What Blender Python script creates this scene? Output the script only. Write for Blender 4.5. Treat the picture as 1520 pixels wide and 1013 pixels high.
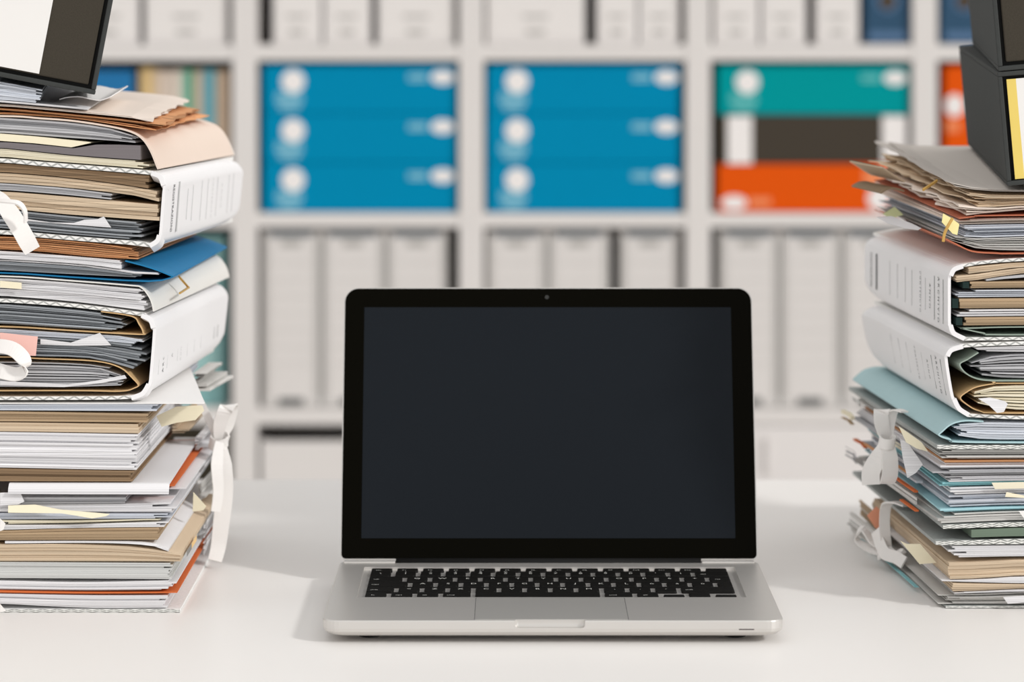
import bpy, bmesh, math, random
from mathutils import Vector, Matrix
rnd = random.Random(7)
scene = bpy.context.scene
for o in list(bpy.data.objects): bpy.data.objects.remove(o)
C = scene.collection

# ------------------------------------------------------------------ camera, light, exposure
F = 4290.0            # focal length in pixels of the 1520 wide frame
HOR = 17.0            # pixel row of the horizon (level camera with a shifted lens)
TABLE_Z = 0.74
CAM_H = 0.445
CZ = TABLE_Z + CAM_H
cam_data = bpy.data.cameras.new('camera')
cam = bpy.data.objects.new('camera', cam_data); C.objects.link(cam)
cam.location = (0, 0, CZ); cam.rotation_euler = (math.pi/2, 0, 0)
cam_data.sensor_width = 36.0; cam_data.lens = F/1520*36
cam_data.shift_y = -(506.5-HOR)/1520
cam_data.dof.use_dof = True; cam_data.dof.focus_distance = 2.13; cam_data.dof.aperture_fstop = 5.4
cam_data.clip_start = 0.05; cam_data.clip_end = 60
scene.camera = cam

world = bpy.data.worlds.new('World'); scene.world = world; world.use_nodes = True
bg = world.node_tree.nodes['Background']
bg.inputs[0].default_value = (1.0, 0.985, 0.97, 1); bg.inputs[1].default_value = 0.89

sun_d = bpy.data.lights.new('window_sun', 'SUN'); sun_d.energy = 1.6; sun_d.angle = math.radians(6)
sun_d.color = (1.0, 0.985, 0.965)
sun = bpy.data.objects.new('window_sun', sun_d); C.objects.link(sun)
sun.location = (3, -2, 3)
sun.rotation_euler = Vector((-1, 0.66, -0.71)).to_track_quat('-Z', 'Y').to_euler()

vs = scene.view_settings
scene.display_settings.display_device = 'sRGB'
vs.view_transform = 'Standard'; vs.look = 'None'; vs.exposure = 0.0; vs.gamma = 1.0; vs.use_curve_mapping = False

# ------------------------------------------------------------------ helpers
def lin(v):
    v /= 255.0
    return v/12.92 if v <= 0.04045 else ((v+0.055)/1.055)**2.4
def rgb(c): return (lin(c[0]), lin(c[1]), lin(c[2]), 1)
def W(px, py, D): return Vector(((px-760)/F*D, D, CZ-(py-HOR)/F*D))

MATS = {}
def new_mat(name):
    m = bpy.data.materials.new(name); m.use_nodes = True
    return m, m.node_tree.nodes, m.node_tree.links, m.node_tree.nodes['Principled BSDF']
def mat(name, c, rough=0.7, spec=0.3, metal=0.0, var=0.06, scale=40, bump=0.0, bscale=300):
    if name in MATS: return MATS[name]
    m, N, L, b = new_mat(name)
    b.inputs['Roughness'].default_value = rough
    b.inputs['Specular IOR Level'].default_value = spec
    b.inputs['Metallic'].default_value = metal
    tc = N.new('ShaderNodeTexCoord'); no = N.new('ShaderNodeTexNoise')
    no.inputs['Scale'].default_value = scale; no.inputs['Detail'].default_value = 4
    L.new(tc.outputs['Object'], no.inputs['Vector'])
    mp = N.new('ShaderNodeMapRange'); mp.inputs['To Min'].default_value = 1-var; mp.inputs['To Max'].default_value = 1+var
    L.new(no.outputs['Fac'], mp.inputs['Value'])
    mx = N.new('ShaderNodeVectorMath'); mx.operation = 'SCALE'
    mx.inputs[0].default_value = rgb(c)[:3]; L.new(mp.outputs[0], mx.inputs['Scale'])
    L.new(mx.outputs[0], b.inputs['Base Color'])
    if bump:
        n2 = N.new('ShaderNodeTexNoise'); n2.inputs['Scale'].default_value = bscale
        L.new(tc.outputs['Object'], n2.inputs['Vector'])
        bp = N.new('ShaderNodeBump'); bp.inputs['Strength'].default_value = bump; bp.inputs['Distance'].default_value = 0.001
        L.new(n2.outputs['Fac'], bp.inputs['Height']); L.new(bp.outputs[0], b.inputs['Normal'])
    MATS[name] = m; return m
def page(name, c, var=0.14, fine=0.22, warm=None):
    """paper: every leaf a little different, fine edge lines of the single sheets"""
    if name in MATS: return MATS[name]
    m, N, L, b = new_mat(name)
    b.inputs['Roughness'].default_value = 0.75; b.inputs['Specular IOR Level'].default_value = 0.2
    tc = N.new('ShaderNodeTexCoord'); mpg = N.new('ShaderNodeMapping')
    mpg.inputs['Scale'].default_value = (2.0, 3.0, 900)
    L.new(tc.outputs['Object'], mpg.inputs['Vector'])
    no = N.new('ShaderNodeTexNoise'); no.inputs['Scale'].default_value = 1.0; no.inputs['Detail'].default_value = 3
    L.new(mpg.outputs[0], no.inputs['Vector'])
    ge = N.new('ShaderNodeNewGeometry')
    m1 = N.new('ShaderNodeMapRange'); m1.inputs['From Min'].default_value = 0.25; m1.inputs['From Max'].default_value = 0.75
    m1.inputs['To Min'].default_value = 1-fine; m1.inputs['To Max'].default_value = 1+fine*0.35
    L.new(no.outputs['Fac'], m1.inputs['Value'])
    sn = N.new('ShaderNodeSeparateXYZ'); L.new(ge.outputs['True Normal'], sn.inputs[0])
    ab = N.new('ShaderNodeMath'); ab.operation = 'ABSOLUTE'; L.new(sn.outputs[2], ab.inputs[0])
    gt = N.new('ShaderNodeMath'); gt.operation = 'LESS_THAN'; L.new(ab.outputs[0], gt.inputs[0]); gt.inputs[1].default_value = 0.6
    mf = N.new('ShaderNodeMix'); mf.data_type = 'FLOAT'; L.new(gt.outputs[0], mf.inputs[0]); mf.inputs[2].default_value = 1.0
    L.new(m1.outputs[0], mf.inputs[3])
    m2 = N.new('ShaderNodeMapRange'); m2.inputs['To Min'].default_value = 1-var; m2.inputs['To Max'].default_value = 1+var*0.5
    L.new(ge.outputs['Random Per Island'], m2.inputs['Value'])
    mu = N.new('ShaderNodeMath'); mu.operation = 'MULTIPLY'
    L.new(mf.outputs[0], mu.inputs[0]); L.new(m2.outputs[0], mu.inputs[1])
    mx = N.new('ShaderNodeVectorMath'); mx.operation = 'SCALE'
    mx.inputs[0].default_value = rgb(c)[:3]; L.new(mu.outputs[0], mx.inputs['Scale'])
    L.new(mx.outputs[0], b.inputs['Base Color'])
    MATS[name] = m; return m
def zigzag(name, c=(240,239,236), ink=(176,177,174), top=None, rows=1, period=0.0092):
    """cover board: printed chevron border on its cut edge (front-edge UVs), plain or cross-hatched faces"""
    if name in MATS: return MATS[name]
    m, N, L, b = new_mat(name)
    b.inputs['Roughness'].default_value = 0.6; b.inputs['Specular IOR Level'].default_value = 0.25
    uv = N.new('ShaderNodeUVMap'); sp = N.new('ShaderNodeSeparateXYZ'); L.new(uv.outputs[0], sp.inputs[0])
    def M(op, a, bb=None):
        n = N.new('ShaderNodeMath'); n.operation = op
        for i, v in enumerate((a, bb)):
            if v is None: continue
            if isinstance(v, (int, float)): n.inputs[i].default_value = v
            else: L.new(v, n.inputs[i])
        return n.outputs[0]
    tri = M('ABSOLUTE', M('SUBTRACT', M('FRACT', M('DIVIDE', sp.outputs[0], period)), 0.5))
    tri = M('MULTIPLY', tri, 2.0)
    v = M('FRACT', M('MULTIPLY', sp.outputs[1], float(rows)))
    d = M('ABSOLUTE', M('SUBTRACT', tri, v))
    line = M('LESS_THAN', d, 0.26)
    on = M('MULTIPLY', line, M('GREATER_THAN', sp.outputs[0], -5.0))
    mx = N.new('ShaderNodeMix'); mx.data_type = 'RGBA'
    L.new(on, mx.inputs['Factor'])
    mx.inputs[7].default_value = rgb(ink)
    if top:
        tc = N.new('ShaderNodeTexCoord'); no = N.new('ShaderNodeTexNoise'); no.inputs['Scale'].default_value = 420
        L.new(tc.outputs['Object'], no.inputs['Vector'])
        m3 = N.new('ShaderNodeMix'); m3.data_type = 'RGBA'; m3.inputs[6].default_value = rgb(top)
        m3.inputs[7].default_value = rgb([min(255, t*1.2) for t in top]); L.new(no.outputs['Fac'], m3.inputs['Factor'])
        m4 = N.new('ShaderNodeMix'); m4.data_type = 'RGBA'; L.new(M('GREATER_THAN', sp.outputs[0], -5.0), m4.inputs['Factor'])
        L.new(m3.outputs[2], m4.inputs[6]); m4.inputs[7].default_value = rgb(c)
        L.new(m4.outputs[2], mx.inputs[6])
    else:
        mx.inputs[6].default_value = rgb(c)
    L.new(mx.outputs[2], b.inputs['Base Color'])
    MATS[name] = m; return m

def setp(o, label=None, cat=None, group=None, kind=None):
    if label: o['label'] = label
    if cat: o['category'] = cat
    if group: o['group'] = group
    if kind: o['kind'] = kind
    return o
def obj(name, verts, faces, material, parent=None, uvs=None, smooth=False):
    """one mesh object from world-space vertices; origin at its base (or at its parent's)"""
    verts = [Vector(v) for v in verts]
    if parent is None:
        xs = [v.x for v in verts]; ys = [v.y for v in verts]; zs = [v.z for v in verts]
        org = Vector(((min(xs)+max(xs))/2, (min(ys)+max(ys))/2, min(zs)))
    else:
        org = Vector((0,0,0)); p = parent
        while p is not None: org += p.location; p = p.parent
    me = bpy.data.meshes.new(name)
    me.from_pydata([v-org for v in verts], [], faces)
    if uvs:
        ul = me.uv_layers.new(name='UVMap'); k = 0
        for fu in uvs:
            for u in fu: ul.data[k].uv = u; k += 1
    bm = bmesh.new(); bm.from_mesh(me); bmesh.ops.recalc_face_normals(bm, faces=bm.faces); bm.to_mesh(me); bm.free()
    if smooth:
        for p in me.polygons: p.use_smooth = True
    me.materials.append(material)
    o = bpy.data.objects.new(name, me); C.objects.link(o)
    if parent is None: o.location = org
    else: o.parent = parent
    return o
def empty(name, loc, label, cat, group=None):
    o = bpy.data.objects.new(name, None); C.objects.link(o); o.location = loc
    o.empty_display_size = 0.02
    return setp(o, label, cat, group)

class MB:
    def __init__(s): s.v = []; s.f = []; s.uv = []
    def box(s, o, ex, ey, ez):
        o, ex, ey, ez = map(Vector, (o, ex, ey, ez)); b = len(s.v)
        s.v += [o, o+ex, o+ex+ey, o+ey, o+ez, o+ex+ez, o+ex+ey+ez, o+ey+ez]
        for f in ((0,3,2,1),(4,5,6,7),(0,1,5,4),(1,2,6,5),(2,3,7,6),(3,0,4,7)):
            s.f.append([b+i for i in f]); s.uv.append([(-10,0)]*4)
        return s
    def aabox(s, x0, x1, y0, y1, z0, z1):
        return s.box((x0,y0,z0), (x1-x0,0,0), (0,y1-y0,0), (0,0,z1-z0))
    def strip(s, outer, inner, secs, rag=0.0):
        """prism between two polylines, swept through sections (offset vector, z-shrink about mid)"""
        n = len(outer); b0 = len(s.v)
        zc = sum(p.z for p in outer)/n
        for off, sh, cp in secs:
            sgn = 1 if outer[-1].x > outer[0].x else -1
            jx, jz = rnd.uniform(-1, 0)*rag*sgn, rnd.uniform(-0.12, 0.12)*rag
            for pi, p in enumerate(list(outer)+list(inner)):
                q = Vector(p)+(Vector((jx, 0, jz)) if rag and pi % n == n-1 else Vector((0,0,0))); q.z = zc+(q.z-zc)*sh; q.z = TABLE_Z+(q.z-TABLE_Z)*cp; s.v.append(q+off)
        def I(sec, i, side): return b0+sec*2*n+side*n+i
        ul = [0.0]
        for i in range(n-1): ul.append(ul[-1]+(outer[i+1]-outer[i]).length)
        S = len(secs); no = (-10, 0)
        for i in range(n-1):
            s.f.append([I(0,i,0), I(0,i+1,0), I(0,i+1,1), I(0,i,1)])
            s.uv.append([(ul[i],1),(ul[i+1],1),(ul[i+1],0),(ul[i],0)])
            s.f.append([I(S-1,i,0), I(S-1,i,1), I(S-1,i+1,1), I(S-1,i+1,0)]); s.uv.append([no]*4)
        for k in range(S-1):
            for i in range(n-1):
                s.f.append([I(k,i,0), I(k+1,i,0), I(k+1,i+1,0), I(k,i+1,0)]); s.uv.append([no]*4)
                s.f.append([I(k,i,1), I(k,i+1,1), I(k+1,i+1,1), I(k+1,i,1)]); s.uv.append([no]*4)
            for i in (0, n-1):
                s.f.append([I(k,i,0), I(k,i,1), I(k+1,i,1), I(k+1,i,0)]); s.uv.append([no]*4)
        return s
    def disc(s, c, u, v, n, th, seg=24):
        """flat elliptical badge: centre c, half axes u, v, thickness th along n"""
        c, u, v, n = map(Vector, (c, u, v, n)); b = len(s.v)
        for k in range(2):
            for i in range(seg):
                a = 2*math.pi*i/seg; s.v.append(c+u*math.cos(a)+v*math.sin(a)+n*th*k)
        s.f.append([b+i for i in range(seg)]); s.uv.append([(-10,0)]*seg)
        s.f.append([b+seg+i for i in range(seg)]); s.uv.append([(-10,0)]*seg)
        for i in range(seg):
            j = (i+1) % seg; s.f.append([b+i, b+j, b+seg+j, b+seg+i]); s.uv.append([(-10,0)]*4)
        return s
    def build(s, name, material, parent=None, smooth=False, bevel=0):
        o = obj(name, s.v, s.f, material, parent, s.uv, smooth)
        if bevel:
            m = o.modifiers.new('bevel', 'BEVEL'); m.width = bevel; m.segments = 2; m.limit_method = 'ANGLE'
        return o

def curve_y(pts, x):
    """smooth curve through pixel points"""
    if x <= pts[0][0]: return pts[0][1]
    if x >= pts[-1][0]: return pts[-1][1]
    n = len(pts)
    sl = []
    for i in range(n):
        a = max(0, i-1); c = min(n-1, i+1)
        sl.append((pts[c][1]-pts[a][1])/max(1e-6, pts[c][0]-pts[a][0]))
    for i in range(n-1):
        x0, y0 = pts[i]; x1, y1 = pts[i+1]
        if x0 <= x <= x1:
            h = x1-x0; t = (x-x0)/h
            return ((2*t**3-3*t**2+1)*y0+(t**3-2*t**2+t)*h*sl[i]+(-2*t**3+3*t**2)*y1+(t**3-t**2)*h*sl[i+1])

class Stack:
    def __init__(s, D, far, side, comp): s.D = D; s.far = far; s.side = side; s.comp = comp   # side +1: spine towards +x (left stack), -1 mirrored
LS = Stack(CAM_H*F/(910-HOR), -190, 1, 0.016)
RS = Stack(CAM_H*F/(904-HOR), 1800, -1, 0.0)

def secs_for(L, yaw, dz, y0=0.0, wav=0.0, droop=0.0, out=0.0, taper=False, comp=0.0, many=False):
    d = Vector((math.sin(math.radians(yaw)), math.cos(math.radians(yaw)), 0))
    r = []
    if droop:
        r += [(Vector((0, -out, -droop)), 1, 1), (Vector((0, -out*0.7, -droop*0.45)), 1, 1), (Vector((0, -out*0.25, -droop*0.08)), 1, 1)]
    ts = (0, 0.75, 0.9, 0.97, 1.0) if taper else (0, 0.33, 0.66, 1.0)
    sh = (1, 1, 0.97, 0.90, 0.80) if taper else (1, 1, 1, 1)
    if many: ts = [i/16 for i in range(17)]; sh = [1]*17
    for t, q in zip(ts, sh):
        r.append((d*(L*t)+Vector((0, y0, dz*t+wav*math.sin(5*t))), q, 1-comp*t))
    return r

REG = []
def pile_edge(st, z0, z1, d0, d1):
    """outermost x of the piles already built between two heights and two depths behind the stack's front"""
    e = None
    for q, lo, hi, x, yw, L in REG:
        if q is not st or lo > z1+0.0015 or hi < z0-0.0015 or d0 > L+0.008: continue
        for d in (d0, min(d1, L+0.008)):
            v = (x+math.tan(math.radians(yw))*d)*st.side
            e = v if e is None else max(e, v)
    return None if e is None else e*st.side
def sheaf(st, name, label, cat, m, top, bot, near, n=6, L=0.29, yaw=0, dz=0, jit=2.0, jy=2.0, far=None, dD=0.0,
          group=None, wav=0.0, droop=0, out=0, parent=None, gap=0.06, tilt=0.0, K=13, yj=0.0, rag=0.0):
    """pile of leaves between two pixel curves on the stack's front, running back along yaw"""
    rnd.seed(str(label)+name+'%.1f' % near)                # every pile keeps its own look
    mb = MB(); fringe = far == 'edge'; far = st.far if far is None else far
    wn = W(near, curve_y(top, near), st.D+dD); wb = W(near, curve_y(bot, near), st.D+dD)
    if fringe:                                          # the part of a sheet that sticks out beyond the pile
        x = pile_edge(st, wb.z, wn.z, dD, dD); x1 = pile_edge(st, wb.z, wn.z, dD+L, dD+L)
        if x is None: x = wn.x-0.04*st.side
        elif x1 is not None: yaw = math.degrees(math.atan((x1-x)/L))
        a = 760+(x+0.0012*st.side)*F/(st.D+dD)
        if (near-a)*st.side < 6: near = a+6*st.side
        far = a
    else: REG.append((st, wb.z-0.0012, wn.z+0.0012, wn.x, yaw+yj*st.side, L+dD))
    for k in range(n):
        e0 = (k+gap*rnd.random())/n; e1 = (k+1-gap*rnd.random())/n
        nr = near-st.side*min(2*abs(rnd.gauss(0, jit)), abs(near-far)*0.8) if n > 1 else near
        fr = far if fringe else far+rnd.uniform(-6, 6)
        y0 = rnd.uniform(0, jy)*0.001 if n > 1 else 0
        o, i = [], []
        for q in range(K):
            x = fr+(nr-fr)*q/(K-1)
            a = curve_y(top, x)+0.35; b = curve_y(bot, x)-0.35
            wob = 0.0
            o.append(W(x, a+(b-a)*e0+wob, st.D+dD)); i.append(W(x, a+(b-a)*e1+wob, st.D+dD))
        mb.strip(o, i, secs_for(L+rnd.uniform(-0.006, 0.006), yaw+(rnd.uniform(0 if fringe else -yj, yj)*(st.side if fringe else 1) if n > 1 else 0), dz, y0, wav, droop, out, comp=st.comp, many=rag > 0), rag)
    o = mb.build(name, m, parent)
    return setp(o, label, cat, group) if parent is None else o
def shell(st, name, m, prof, th, L=0.31, yaw=0, dz=0, dD=0.0, parent=None, taper=False, fine=4, label=None, cat=None, group=None, y0=0.0):
    """sheet or board bent along a pixel profile on the stack's front (thickness in m), running back along yaw"""
    P = [W(x, y, st.D+dD) for x, y in prof]
    Q = []                                             # Catmull-Rom refinement
    for i in range(len(P)-1):
        p0 = P[max(0, i-1)]; p1 = P[i]; p2 = P[i+1]; p3 = P[min(len(P)-1, i+2)]
        for k in range(fine):
            t = k/fine
            Q.append(0.5*((2*p1)+(p2-p0)*t+(2*p0-5*p1+4*p2-p3)*t*t+(3*p1-p0-3*p2+p3)*t**3))
    Q.append(P[-1])
    I = []
    for i, p in enumerate(Q):
        t = (Q[min(i+1, len(Q)-1)]-Q[max(i-1, 0)]).normalized()
        I.append(p+Vector((t.z, 0, -t.x))*th*st.side)
    mb = MB().strip(Q, I, secs_for(L, yaw, dz, y0, taper=taper, comp=st.comp))
    o = mb.build(name, m, parent)
    return setp(o, label, cat, group) if parent is None else o
def ribbon(name, pts, width, m, parent=None, th=0.0006, wdir=None, label=None, cat=None, fine=5):
    """flat cloth tape along 3D points; wdir gives the tape's width direction at each point"""
    n = len(pts); P = [Vector(p) for p in pts]
    wd = [Vector(w).normalized() for w in (wdir if wdir else [(1,0,0)]*n)]
    ww = width if isinstance(width, (list, tuple)) else [width]*n
    Q, U, X = [], [], []
    for i in range(n-1):
        p0 = P[max(0, i-1)]; p1 = P[i]; p2 = P[i+1]; p3 = P[min(n-1, i+2)]
        for k in range(fine):
            t = k/fine
            Q.append(0.5*((2*p1)+(p2-p0)*t+(2*p0-5*p1+4*p2-p3)*t*t+(3*p1-p0-3*p2+p3)*t**3))
            U.append(wd[i].lerp(wd[i+1], t).normalized()); X.append(ww[i]+(ww[i+1]-ww[i])*t)
    Q.append(P[-1]); U.append(wd[-1]); X.append(ww[-1])
    v, f = [], []
    for i, p in enumerate(Q):
        t = (Q[min(i+1, len(Q)-1)]-Q[max(i-1, 0)]).normalized()
        u = (U[i]-t*U[i].dot(t)).normalized(); nn = t.cross(u).normalized()
        for a, b in ((-1,-1),(1,-1),(1,1),(-1,1)): v.append(p+u*X[i]*0.5*a+nn*th*b)
    for i in range(len(Q)-1):
        for k in range(4):
            f.append([i*4+k, i*4+(k+1)%4, i*4+4+(k+1)%4, i*4+4+k])
    f.append([0,1,2,3]); f.append([len(v)-4, len(v)-3, len(v)-2, len(v)-1])
    o = obj(name, v, f, m, parent, smooth=False)
    return setp(o, label, cat) if parent is None else o
_txt = {}
def text_mesh(s, size):
    key = (s, size)
    if key not in _txt:
        cu = bpy.data.curves.new('text', 'FONT'); cu.body = s; cu.size = size; cu.resolution_u = 2
        cu.align_x = 'CENTER'; cu.align_y = 'CENTER'
        t = bpy.data.objects.new('text', cu); C.objects.link(t)
        bpy.context.view_layer.update()
        me = bpy.data.meshes.new_from_object(t.evaluated_get(bpy.context.evaluated_depsgraph_get()))
        bpy.data.objects.remove(t)
        _txt[key] = ([v.co.copy() for v in me.vertices], [list(p.vertices) for p in me.polygons])
        bpy.data.meshes.remove(me)
    return _txt[key]
def text_on(mb, s, size, c, u, v, n, sx=1.0):
    """lettering laid on a surface: centre c, reading direction u, letter-up v, lifted along n"""
    vs_, fs = text_mesh(s, size); c, u, v, n = map(Vector, (c, u, v, n)); b = len(mb.v)
    for p in vs_: mb.v.append(c+u*p.x*sx+v*p.y+n)
    for f in fs: mb.f.append([b+i for i in f]); mb.uv.append([(-10,0)]*len(f))

# ------------------------------------------------------------------ palette
white_lac = mat('white_lacquer', (219,215,212), 0.45, 0.35, var=0.015, scale=6)
wall_m = mat('wall_paint', (222,219,215), 0.85, 0.2, var=0.02, scale=3)
floor_m = mat('floor_screed', (190,184,178), 0.6, 0.3, var=0.06, scale=4)
table_m = mat('desk_laminate', (240,237,234), 0.38, 0.35, var=0.012, scale=5)
back_m = mat('bookcase_back', (92,86,74), 0.8, 0.2, var=0.05, scale=8)  # dark tone adds painted shade to the cell gaps

# ------------------------------------------------------------------ room
setp(MB().aabox(-4,4,-1,6.2,-0.02,0).build('floor', floor_m), 'grey screed floor under the desk and bookcase', 'floor', kind='structure')
DS = 5.17                                           # bookcase front
setp(MB().aabox(-4,4,DS+0.36,DS+0.44,0,2.8).build('wall_back', wall_m), 'plain white wall behind the bookcase', 'wall', kind='structure')

# desk
tx0, tx1, ty0, ty1 = -1.05, 1.05, 1.72, CAM_H*F/(712-HOR)
desk = empty('desk', (0, (ty0+ty1)/2, 0), 'white laminate desk carrying the laptop and the paper stacks', 'desk')
MB().aabox(tx0,tx1,ty0,ty1,TABLE_Z-0.03,TABLE_Z).build('desk_top', table_m, desk, bevel=0.002)
for x in (tx0+0.03, tx1-0.08):
    for y in (ty0+0.03, ty1-0.08):
        MB().aabox(x,x+0.05,y,y+0.05,0.0005,TABLE_Z-0.0305).build('leg', white_lac, desk, bevel=0.002)
MB().aabox(tx0+0.08,tx1-0.08,ty1-0.07,ty1-0.04,TABLE_Z-0.11,TABLE_Z-0.03).build('apron', white_lac, desk)

# ------------------------------------------------------------------ bookcase
def X_(px): return (px-760)/F*DS
def Z_(py): return CZ-(py-HOR)/F*DS
PIT = 336.7
cols = [363+PIT*k for k in range(-2, 6)]            # centres of the uprights in pixels
case = empty('bookcase', (0, DS+0.17, 0), 'white open bookcase with square cells filled with files and boxes', 'bookcase')
UPW = 0.044
for cx in cols:
    MB().aabox(X_(cx)-UPW/2, X_(cx)+UPW/2, DS, DS+0.34, 0, 1.86).build('upright', white_lac, case, bevel=0.0015)
shelf_y = [(66, 90), (316.5, 338), (607, 631)]      # top and bottom pixel rows of the shelf boards seen
shelves = [(Z_(b), Z_(a)) for a, b in shelf_y]+[(0.05, 0.08), (1.44, 1.468), (1.832, 1.86)]
for z0, z1 in shelves:
    for a, b in zip(cols[:-1], cols[1:]):
        MB().aabox(X_(a)+UPW/2, X_(b)-UPW/2, DS+0.002, DS+0.34, z0, z1).build('shelf', white_lac, case)
MB().aabox(X_(cols[0]), X_(cols[-1]), DS+0.34, DS+0.35, 0.02, 1.86).build('back_panel', back_m, case)
zr1 = shelves[0][1]+0.0004; zr2 = shelves[1][1]+0.0004; zr3 = shelves[2][1]+0.0004; zr4 = 0.0804

file_white = mat('file_white', (224,220,218), 0.6, 0.25, var=0.02, scale=10)
file_grey = mat('file_shadow_grey', (205,202,198), 0.6, 0.25, var=0.02, scale=10)
lever_l = mat('lever_label', (217,213,210), 0.6, 0.2, var=0.02)
shelf_label = mat('shelf_file_label', (226,222,219), 0.6, 0.2, var=0.015)
ink_grey = mat('print_grey', (176,173,169), 0.7, 0.2)
ink_dark = mat('print_dark', (96,98,98), 0.7, 0.2)
label_m = mat('label_paper', (238,236,233), 0.6, 0.2, var=0.015)
navy = mat('navy_card', (40,76,104), 0.6, 0.3)
navy_l = mat('navy_print', (82,112,146), 0.6, 0.3)
brown_d = mat('brown_ring', (70,58,44), 0.5, 0.3)

def file_box(px0, px1, ztop, zbot, label, group, m=file_white, marks=True, depth=0.27, set_back=0.012, cat='file box'):
    x0, x1 = X_(px0), X_(px1); y0 = DS+set_back
    e = empty('file_box', ((x0+x1)/2, y0+depth/2, zbot), label, cat, group)
    MB().aabox(x0,x1,y0,y0+depth,zbot,ztop).build('body', m, e, bevel=0.002)
    if marks:
        cx = (x0+x1)/2; w = min(0.045, (x1-x0)*0.42)
        l = MB().aabox(x0+0.006,x1-0.006,y0-0.0012,y0-0.0002,zbot+0.01,ztop-0.02).build('spine_label', shelf_label, e)
        a = MB(); a.aabox(cx-w/2,cx+w/2,y0-0.0018,y0-0.0013,Z_(27),Z_(22)); a.aabox(cx-w*0.38,cx+w*0.38,y0-0.0018,y0-0.0013,Z_(51),Z_(44))
        a.build('print', ink_grey, l)
    return e
TZ = 1.40
r1 = [
 ('white file box beside the dark gap above the row of coloured magazines', None, [(112,204)]),
 ('wide white file box above the row of coloured magazines', None, [(214,336)]),
 ('slim white file box by the dark gap, above the blue stack nearest the magazines', 'slim white file boxes on the top shelf', [(404,476)]),
 ('slim white file box touching the wide one, above the blue stack nearest the magazines', 'slim white file boxes on the top shelf', [(480,549)]),
 ('slim white file box by a dark gap above the blue stack beside the teal box', 'slim white file boxes on the top shelf', [(886,946)]),
 ('slim white file box against the upright, above the blue stack next to the teal box', 'slim white file boxes on the top shelf', [(949,1009)]),
 ('wide white file box above the blue stack nearest the magazines', 'wide white file boxes on the top shelf', [(560,674)]),
 ('wide white file box above the blue stack next to the teal box', 'wide white file boxes on the top shelf', [(722,868)]),
 ('slim white file box against the upright, above the teal archive box', 'slim white file boxes by the navy box', [(1060,1127)]),
 ('middle slim white file box above the teal archive box', 'slim white file boxes by the navy box', [(1131,1197)]),
 ('slim white file box right beside the navy box, above the teal archive box', 'slim white file boxes by the navy box', [(1212,1276)]),
]
for lab, g, spots in r1:
    for a, b in spots: file_box(a, b, TZ, zr1, lab, g)
def navy_box(px0, px1, label):
    e = file_box(px0, px1, TZ-0.01, zr1, label, None, navy, False)
    x0, x1 = X_(px0), X_(px1); cx = (x0+x1)/2; y = DS+0.012
    MB().disc((cx,y,Z_(2)), (0.021,0,0), (0,0,0.021), (0,-1,0), 0.001).build('ring_badge', navy_l, e)
    MB().disc((cx,y-0.001,Z_(2)), (0.015,0,0), (0,0,0.015), (0,-1,0), 0.001).build('ring_badge', brown_d, e)
    MB().aabox(cx-0.033,cx+0.033,y-0.001,y-0.0001,Z_(60),Z_(47)).build('title_band', navy_l, e)
navy_box(1286, 1351, 'navy blue file box with a round badge beside slim white files')
navy_box(1398, 1468, 'navy blue file box with a round badge above the orange box end')

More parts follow.
